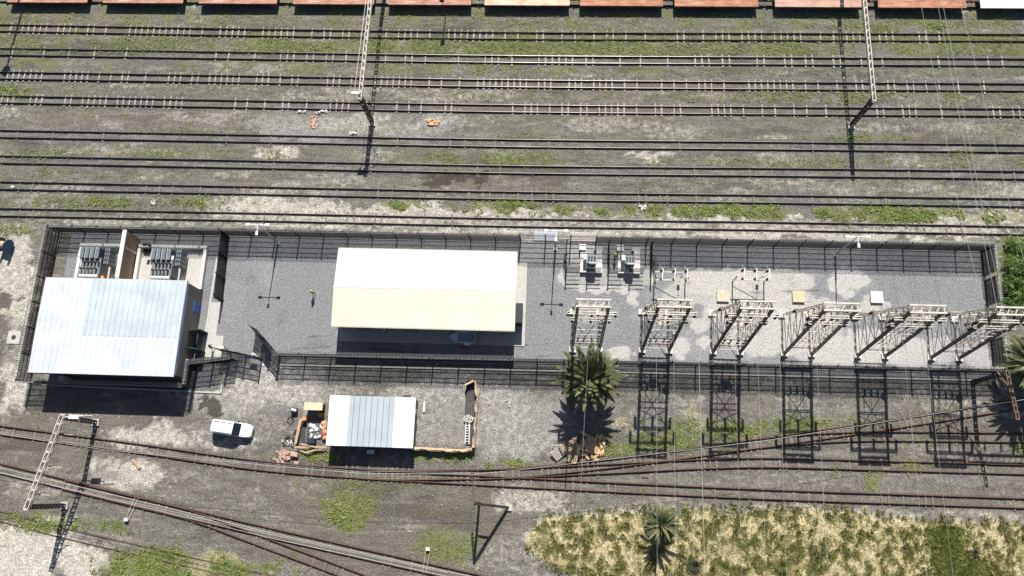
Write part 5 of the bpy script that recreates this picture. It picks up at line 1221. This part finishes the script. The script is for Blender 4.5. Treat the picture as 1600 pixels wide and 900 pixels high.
def tufts(name, P_, H, n, mats, mi, spread=.35):
    k = len(P_); c = np.repeat(P_, n, 0); h = np.repeat(H, n) * RNG.uniform(.6, 1.15, k * n); a = RNG.uniform(0, 2 * PI, k * n)
    lean = RNG.uniform(.2, 1.1, k * n); d = np.stack([np.cos(a), np.sin(a), 0 * a], -1)
    b = c + d * (np.repeat(H, n) * spread * RNG.uniform(0, .6, k * n))[:, None]
    t = b + d * (h * lean * .75)[:, None] + np.array([[0, 0, 1.]]) * (h * (1.1 - lean * .5))[:, None]
    w = np.stack([-np.sin(a), np.cos(a), 0 * a], -1) * (.035 + .03 * RNG.random(k * n))[:, None] * 1.2
    V = np.stack([b - w, b + w, t], 1).reshape(-1, 3)
    return npmesh(name, V, np.arange(len(V)).reshape(-1, 3), mats, np.repeat(mi, n))
u = RNG.uniform(0, 1, (16000, 2)); qx = 815 + u[:, 0] * 860; qy = 785 + u[:, 1] * 145
yb_ = np.interp(qx, [820, 850, 950, 1100, 1250, 1330, 1420, 1500, 1600, 1800], [842, 808, 800, 797, 793, 800, 814, 812, 818, 820]); yl_ = np.interp(qx, [810, 830, 870, 900, 1000, 1800], [842, 868, 890, 905, 960, 1300])
k_ = (qy > yb_ + 4 - 16 * RNG.random(len(qx)) ** 3) & (qy < yl_ - 6 + 14 * RNG.random(len(qx)) ** 3) & (qx > 826 - 10 * RNG.random(len(qx)) ** 2); qx, qy = qx[k_], qy[k_]
P_ = np.array([list(g(a, b)) for a, b in zip(qx, qy)])
cl = fbm(P_[:, 0], P_[:, 1], 1.5, 2, 91) + .3 * (fbm(P_[:, 0], P_[:, 1], .08, 2, 12) - .5) + np.where(qx < 950, .05, 0)
isg = cl > .56
dens = RNG.random(len(P_)) < np.where(isg, .85, .45)
P_, isg, qx, qy = P_[dens], isg[dens], qx[dens], qy[dens]
H_ = np.where(isg, RNG.uniform(.3, .7, len(P_)), RNG.uniform(.2, .45, len(P_)))
cl = cl[dens] + RNG.normal(0, .05, len(P_)); tone = np.where(cl > .6, 1, np.where(cl > .47, 2, 0))
tag(tufts('dry_grass', P_, H_, 16, [M['straw'], M['tuft'], M['olive']], tone), 'straw and green tussock grass covering the bank along the lower edge', 'grass', kind='stuff')
n = 1100; q = np.stack([1480 + RNG.normal(0, 12, n), RNG.uniform(824, 925, n)], 1); q[:, 0] += (q[:, 1] - 860) * .12
q = np.concatenate([q, np.stack([1520 + RNG.normal(0, 14, 260), RNG.uniform(878, 925, 260)], 1)])
P_ = np.array([list(g(a, b)) for a, b in q]); tag(tufts('reed_patch', P_, RNG.uniform(.4, .95, len(P_)), 14, [M['weed_bright'], M['tuft'], M['olive']], RNG.choice(3, len(P_), p=[.6, .25, .15])), 'bright green reed patch cutting through the dry bank', 'reeds', kind='stuff')

def frond(mb, base, az, el, L, droop, nl, lw, ll, rng, mi=0, mr=1):
    pts = []; p = Vector(base); e = el; seg = 9
    for i in range(seg + 1):
        pts.append(p.copy()); d = Vector((math.cos(az) * math.cos(e), math.sin(az) * math.cos(e), math.sin(e))); p += d * (L / seg); e -= droop / seg * (1 + i * .12)
    mb.tube(pts, [.05 * (1 - i / (seg + 1.5)) + .008 for i in range(seg + 1)], 3, mr, caps=False)
    sd_ = Vector((-math.sin(az), math.cos(az), 0))
    for i in range(nl):
        t = .14 + .86 * i / nl; x = t * seg; k = min(int(x), seg - 1); c = pts[k].lerp(pts[k + 1], x - k); d = (pts[k + 1] - pts[k]).normalized()
        up = d.cross(sd_) * -1
        ln = ll * math.sin(PI * (.18 + .78 * t)) * rng.uniform(.85, 1.1)
        for s in (-1, 1):
            dd = (d * 1.0 + sd_ * s * .6 + Vector((0, 0, .2 - .2 * t))).normalized()
            wv = dd.cross(Vector((0, 0, 1))).normalized() * lw + Vector((0, 0, lw * .3)); m_ = c + dd * ln * .45
            mb.add([c, m_ + wv, c + dd * ln + Vector((0, 0, -.1 * ln)), m_ - wv], [(0, 1, 2, 3)], mi)
def palm(q, z, label, L, nf, seed, ht):
    p = g(*q, z); rng = random.Random(seed); t = thing('palm_tree', label, 'palm', (p.x, p.y, 0), 'palms around the substation')
    prof = []
    for i in range(12): prof.append((ht * (1 - .15 * i / 11) * (1 + .12 * (i % 2)), (z - .3) * i / 11))
    MB().lathe((p.x, p.y, 0), prof, 12).build('trunk', M['trunk'], t)
    mb = MB()
    for i in range(nf):
        u = i / nf; el = math.radians(78 - 95 * u ** .8) + rng.gauss(0, .08); az = i * 2.39996 + rng.gauss(0, .12)
        frond(mb, (p.x, p.y, z - .1 - .25 * u), az, el, L * rng.uniform(.85, 1.1) * (.75 + .3 * math.sin(PI * min(1, u + .25))), .55 + .45 * u, int(15 * L), .024 * (1 + L * .12), L * .17, rng, 0, 1)
    mb.build('crown', [M['palm'], M['palm']], t)
    db = MB()
    for i in range(int(nf * .25)):
        frond(db, (p.x, p.y, z - .45), rng.random() * 6.28, -.5 + rng.gauss(0, .15), L * .6, .7, 10, .03, L * .15, rng)
    db.build('dead_skirt', [M['dead'], M['dead']], t)
    return t
palm((921, 591), 4.4, 'large spiky palm overlapping the south fence in front of the westernmost gantry', 4.75, 84, 1, .38)
palm((1033, 819), 2.6, 'smaller palm standing alone on the dry grass bank', 2.8, 56, 2, .25)
palm((1617, 566), 5.0, 'large palm at the east edge reaching into the picture', 4.4, 70, 3, .4)
# low spiky plants
def agave(q, lb, L, n, seed, m_='tuft'):
    p = g(*q); rng = random.Random(seed); mb = MB()
    for i in range(n):
        az = i * 2.4; el = math.radians(80 - 70 * (i / n)); d = Vector((math.cos(az) * math.cos(el), math.sin(az) * math.cos(el), math.sin(el))); s = Vector((-math.sin(az), math.cos(az), 0)) * .06
        l_ = L * rng.uniform(.7, 1.1); a = p + d * l_ * .5 + Vector((0, 0, .1)); b = p + d * l_ + Vector((0, 0, -.15 * l_)); mb.add([p - s, p + s, a + s * .9, b, a - s * .9], [(0, 1, 2, 3, 4)])
    tag(mb.build('spiky_plant', M[m_], org=p), lb, 'plant', 'low spiky plants on the bank')
agave((1222, 884), 'large low spiky plant on the bank at the lower edge', 1.9, 70, 5)
agave((1086, 884), 'grey-green low spiky plant between the small palm and the larger spiky plant', 1.5, 60, 6, 'grey_shrub')
agave((1522, 864), 'small grey spiky plant beside the reed patch', 1.0, 40, 7, 'grey_shrub')
agave((1002 + 170, 788), 'small reddish spiky weed on the top rim of the bank', .8, 30, 8, 'weed')
def shrub(q, lb, R, H, n, seed, m_):
    p = g(*q); rng = np.random.default_rng(seed); t = thing('shrub', lb, 'shrub', p, 'green shrubs at the east fence')
    k = n; th = rng.uniform(0, 2 * PI, k); ph = rng.uniform(0, 1, k) ** .5; rr_ = R * ph * (.8 + .35 * np.sin(th * 3 + seed)); hh = H * (1 - ph ** 2 * .75) * rng.uniform(.45, 1, k)
    C = np.stack([np.cos(th) * rr_, np.sin(th) * rr_, hh], -1)
    o = leaf_cloud('foliage', C, rng.uniform(.22, .5, k), 12, [M[m_], M['weed_bright']], mi=(rng.random(k) < .25).astype(int)); o.parent = t
    m = MB()
    for i in range(7): a = rng.uniform(0, 6.28); m.tube([(0, 0, 0), (math.cos(a) * R * .3, math.sin(a) * R * .3, H * .4), (math.cos(a) * R * .55, math.sin(a) * R * .55, H * .7)], [.07, .05, .02], 5)
    m.build('stem', M['trunk'], t, org=(0, 0, 0))
shrub((1592, 398), 'bright green shrub at the north-east fence corner', 2.2, 1.7, 330, 1, 'shrub')
shrub((1588, 432), 'dense green shrub beside the middle of the east fence', 2.6, 2.4, 480, 2, 'shrub')
shrub((1605, 455), 'darker green shrub beside the east fence, nearest the palm', 3.0, 2.6, 480, 3, 'shrub')
shrub((1604, 415), 'tall leafy shrub at the edge behind the fence corner shrub', 2.4, 2.2, 330, 4, 'shrub')
shrub((1583, 478), 'low shrub under the end gantry beam outside the east fence', 1.6, 1.5, 200, 5, 'shrub')
# debris at the foot of the palm
p = g(924, 703); t = thing('dead_frond_pile', 'heap of orange dead palm fronds in the palm shadow', 'fronds', p); rng = random.Random(9); mb = MB()
for i in range(80):
    x, y = rng.gauss(0, .9), rng.gauss(0, .5); frond(mb, (p.x + x, p.y + y, .1 + rng.random() * .35), rng.gauss(PI / 2, .9), .1, rng.uniform(.8, 1.5), .6, 12, .06, .4, rng)
mb.build('fronds', [M['dead'], M['dead']], t)
for k, (q, w, lb) in enumerate([((886, 700), 2.2, 'broken timber pallet leaning on the dead fronds'), ((873, 707), 1.8, 'grey timber pallet west of the dead fronds'), ((895, 712), 1.8, 'pale timber pallet lying at the track edge')]):
    p = g(*q); t = thing('timber_pallet', lb, 'pallet', p, 'timber pallets by the palm'); a = rng.uniform(-.6, .6) + .5 * k
    for i in range(6):
        c = Vector((math.cos(a), math.sin(a), 0)); n_ = Vector((-c.y, c.x, 0)); o_ = p + n_ * (-.6 + i * .24) + Vector((0, 0, .3 + .06 * i * (k != 2)))
        MB().beam(o_ - c * w / 2, o_ + c * w / 2, .13, .03).build('slat', M['timber'] if k != 1 else M['concrete'], t)
    for s in (-.8, 0, .8): MB().beam(p + c * s - n_ * .65 + Vector((0, 0, .22)), p + c * s + n_ * .65 + Vector((0, 0, .22 + .3 * (k != 2))), .09).build('bearer', M['timber'], t)
p = g(869, 703); m = MB()
for a in range(5): m.beam((p.x - .7 + a * .35, p.y - .5, .1), (p.x - .5 + a * .35, p.y + .6, .5), .05)
for a in (0, 1): m.beam((p.x - .7 + a * .2, p.y - .5 + a * 1.1, .1 + .4 * a), (p.x + .7 + a * .2, p.y - .5 + a * 1.1, .1 + .4 * a), .05)
tag(m.build('metal_rack', M['concrete_white'], org=p), 'pale slatted metal rack lying west of the pallets', 'rack')
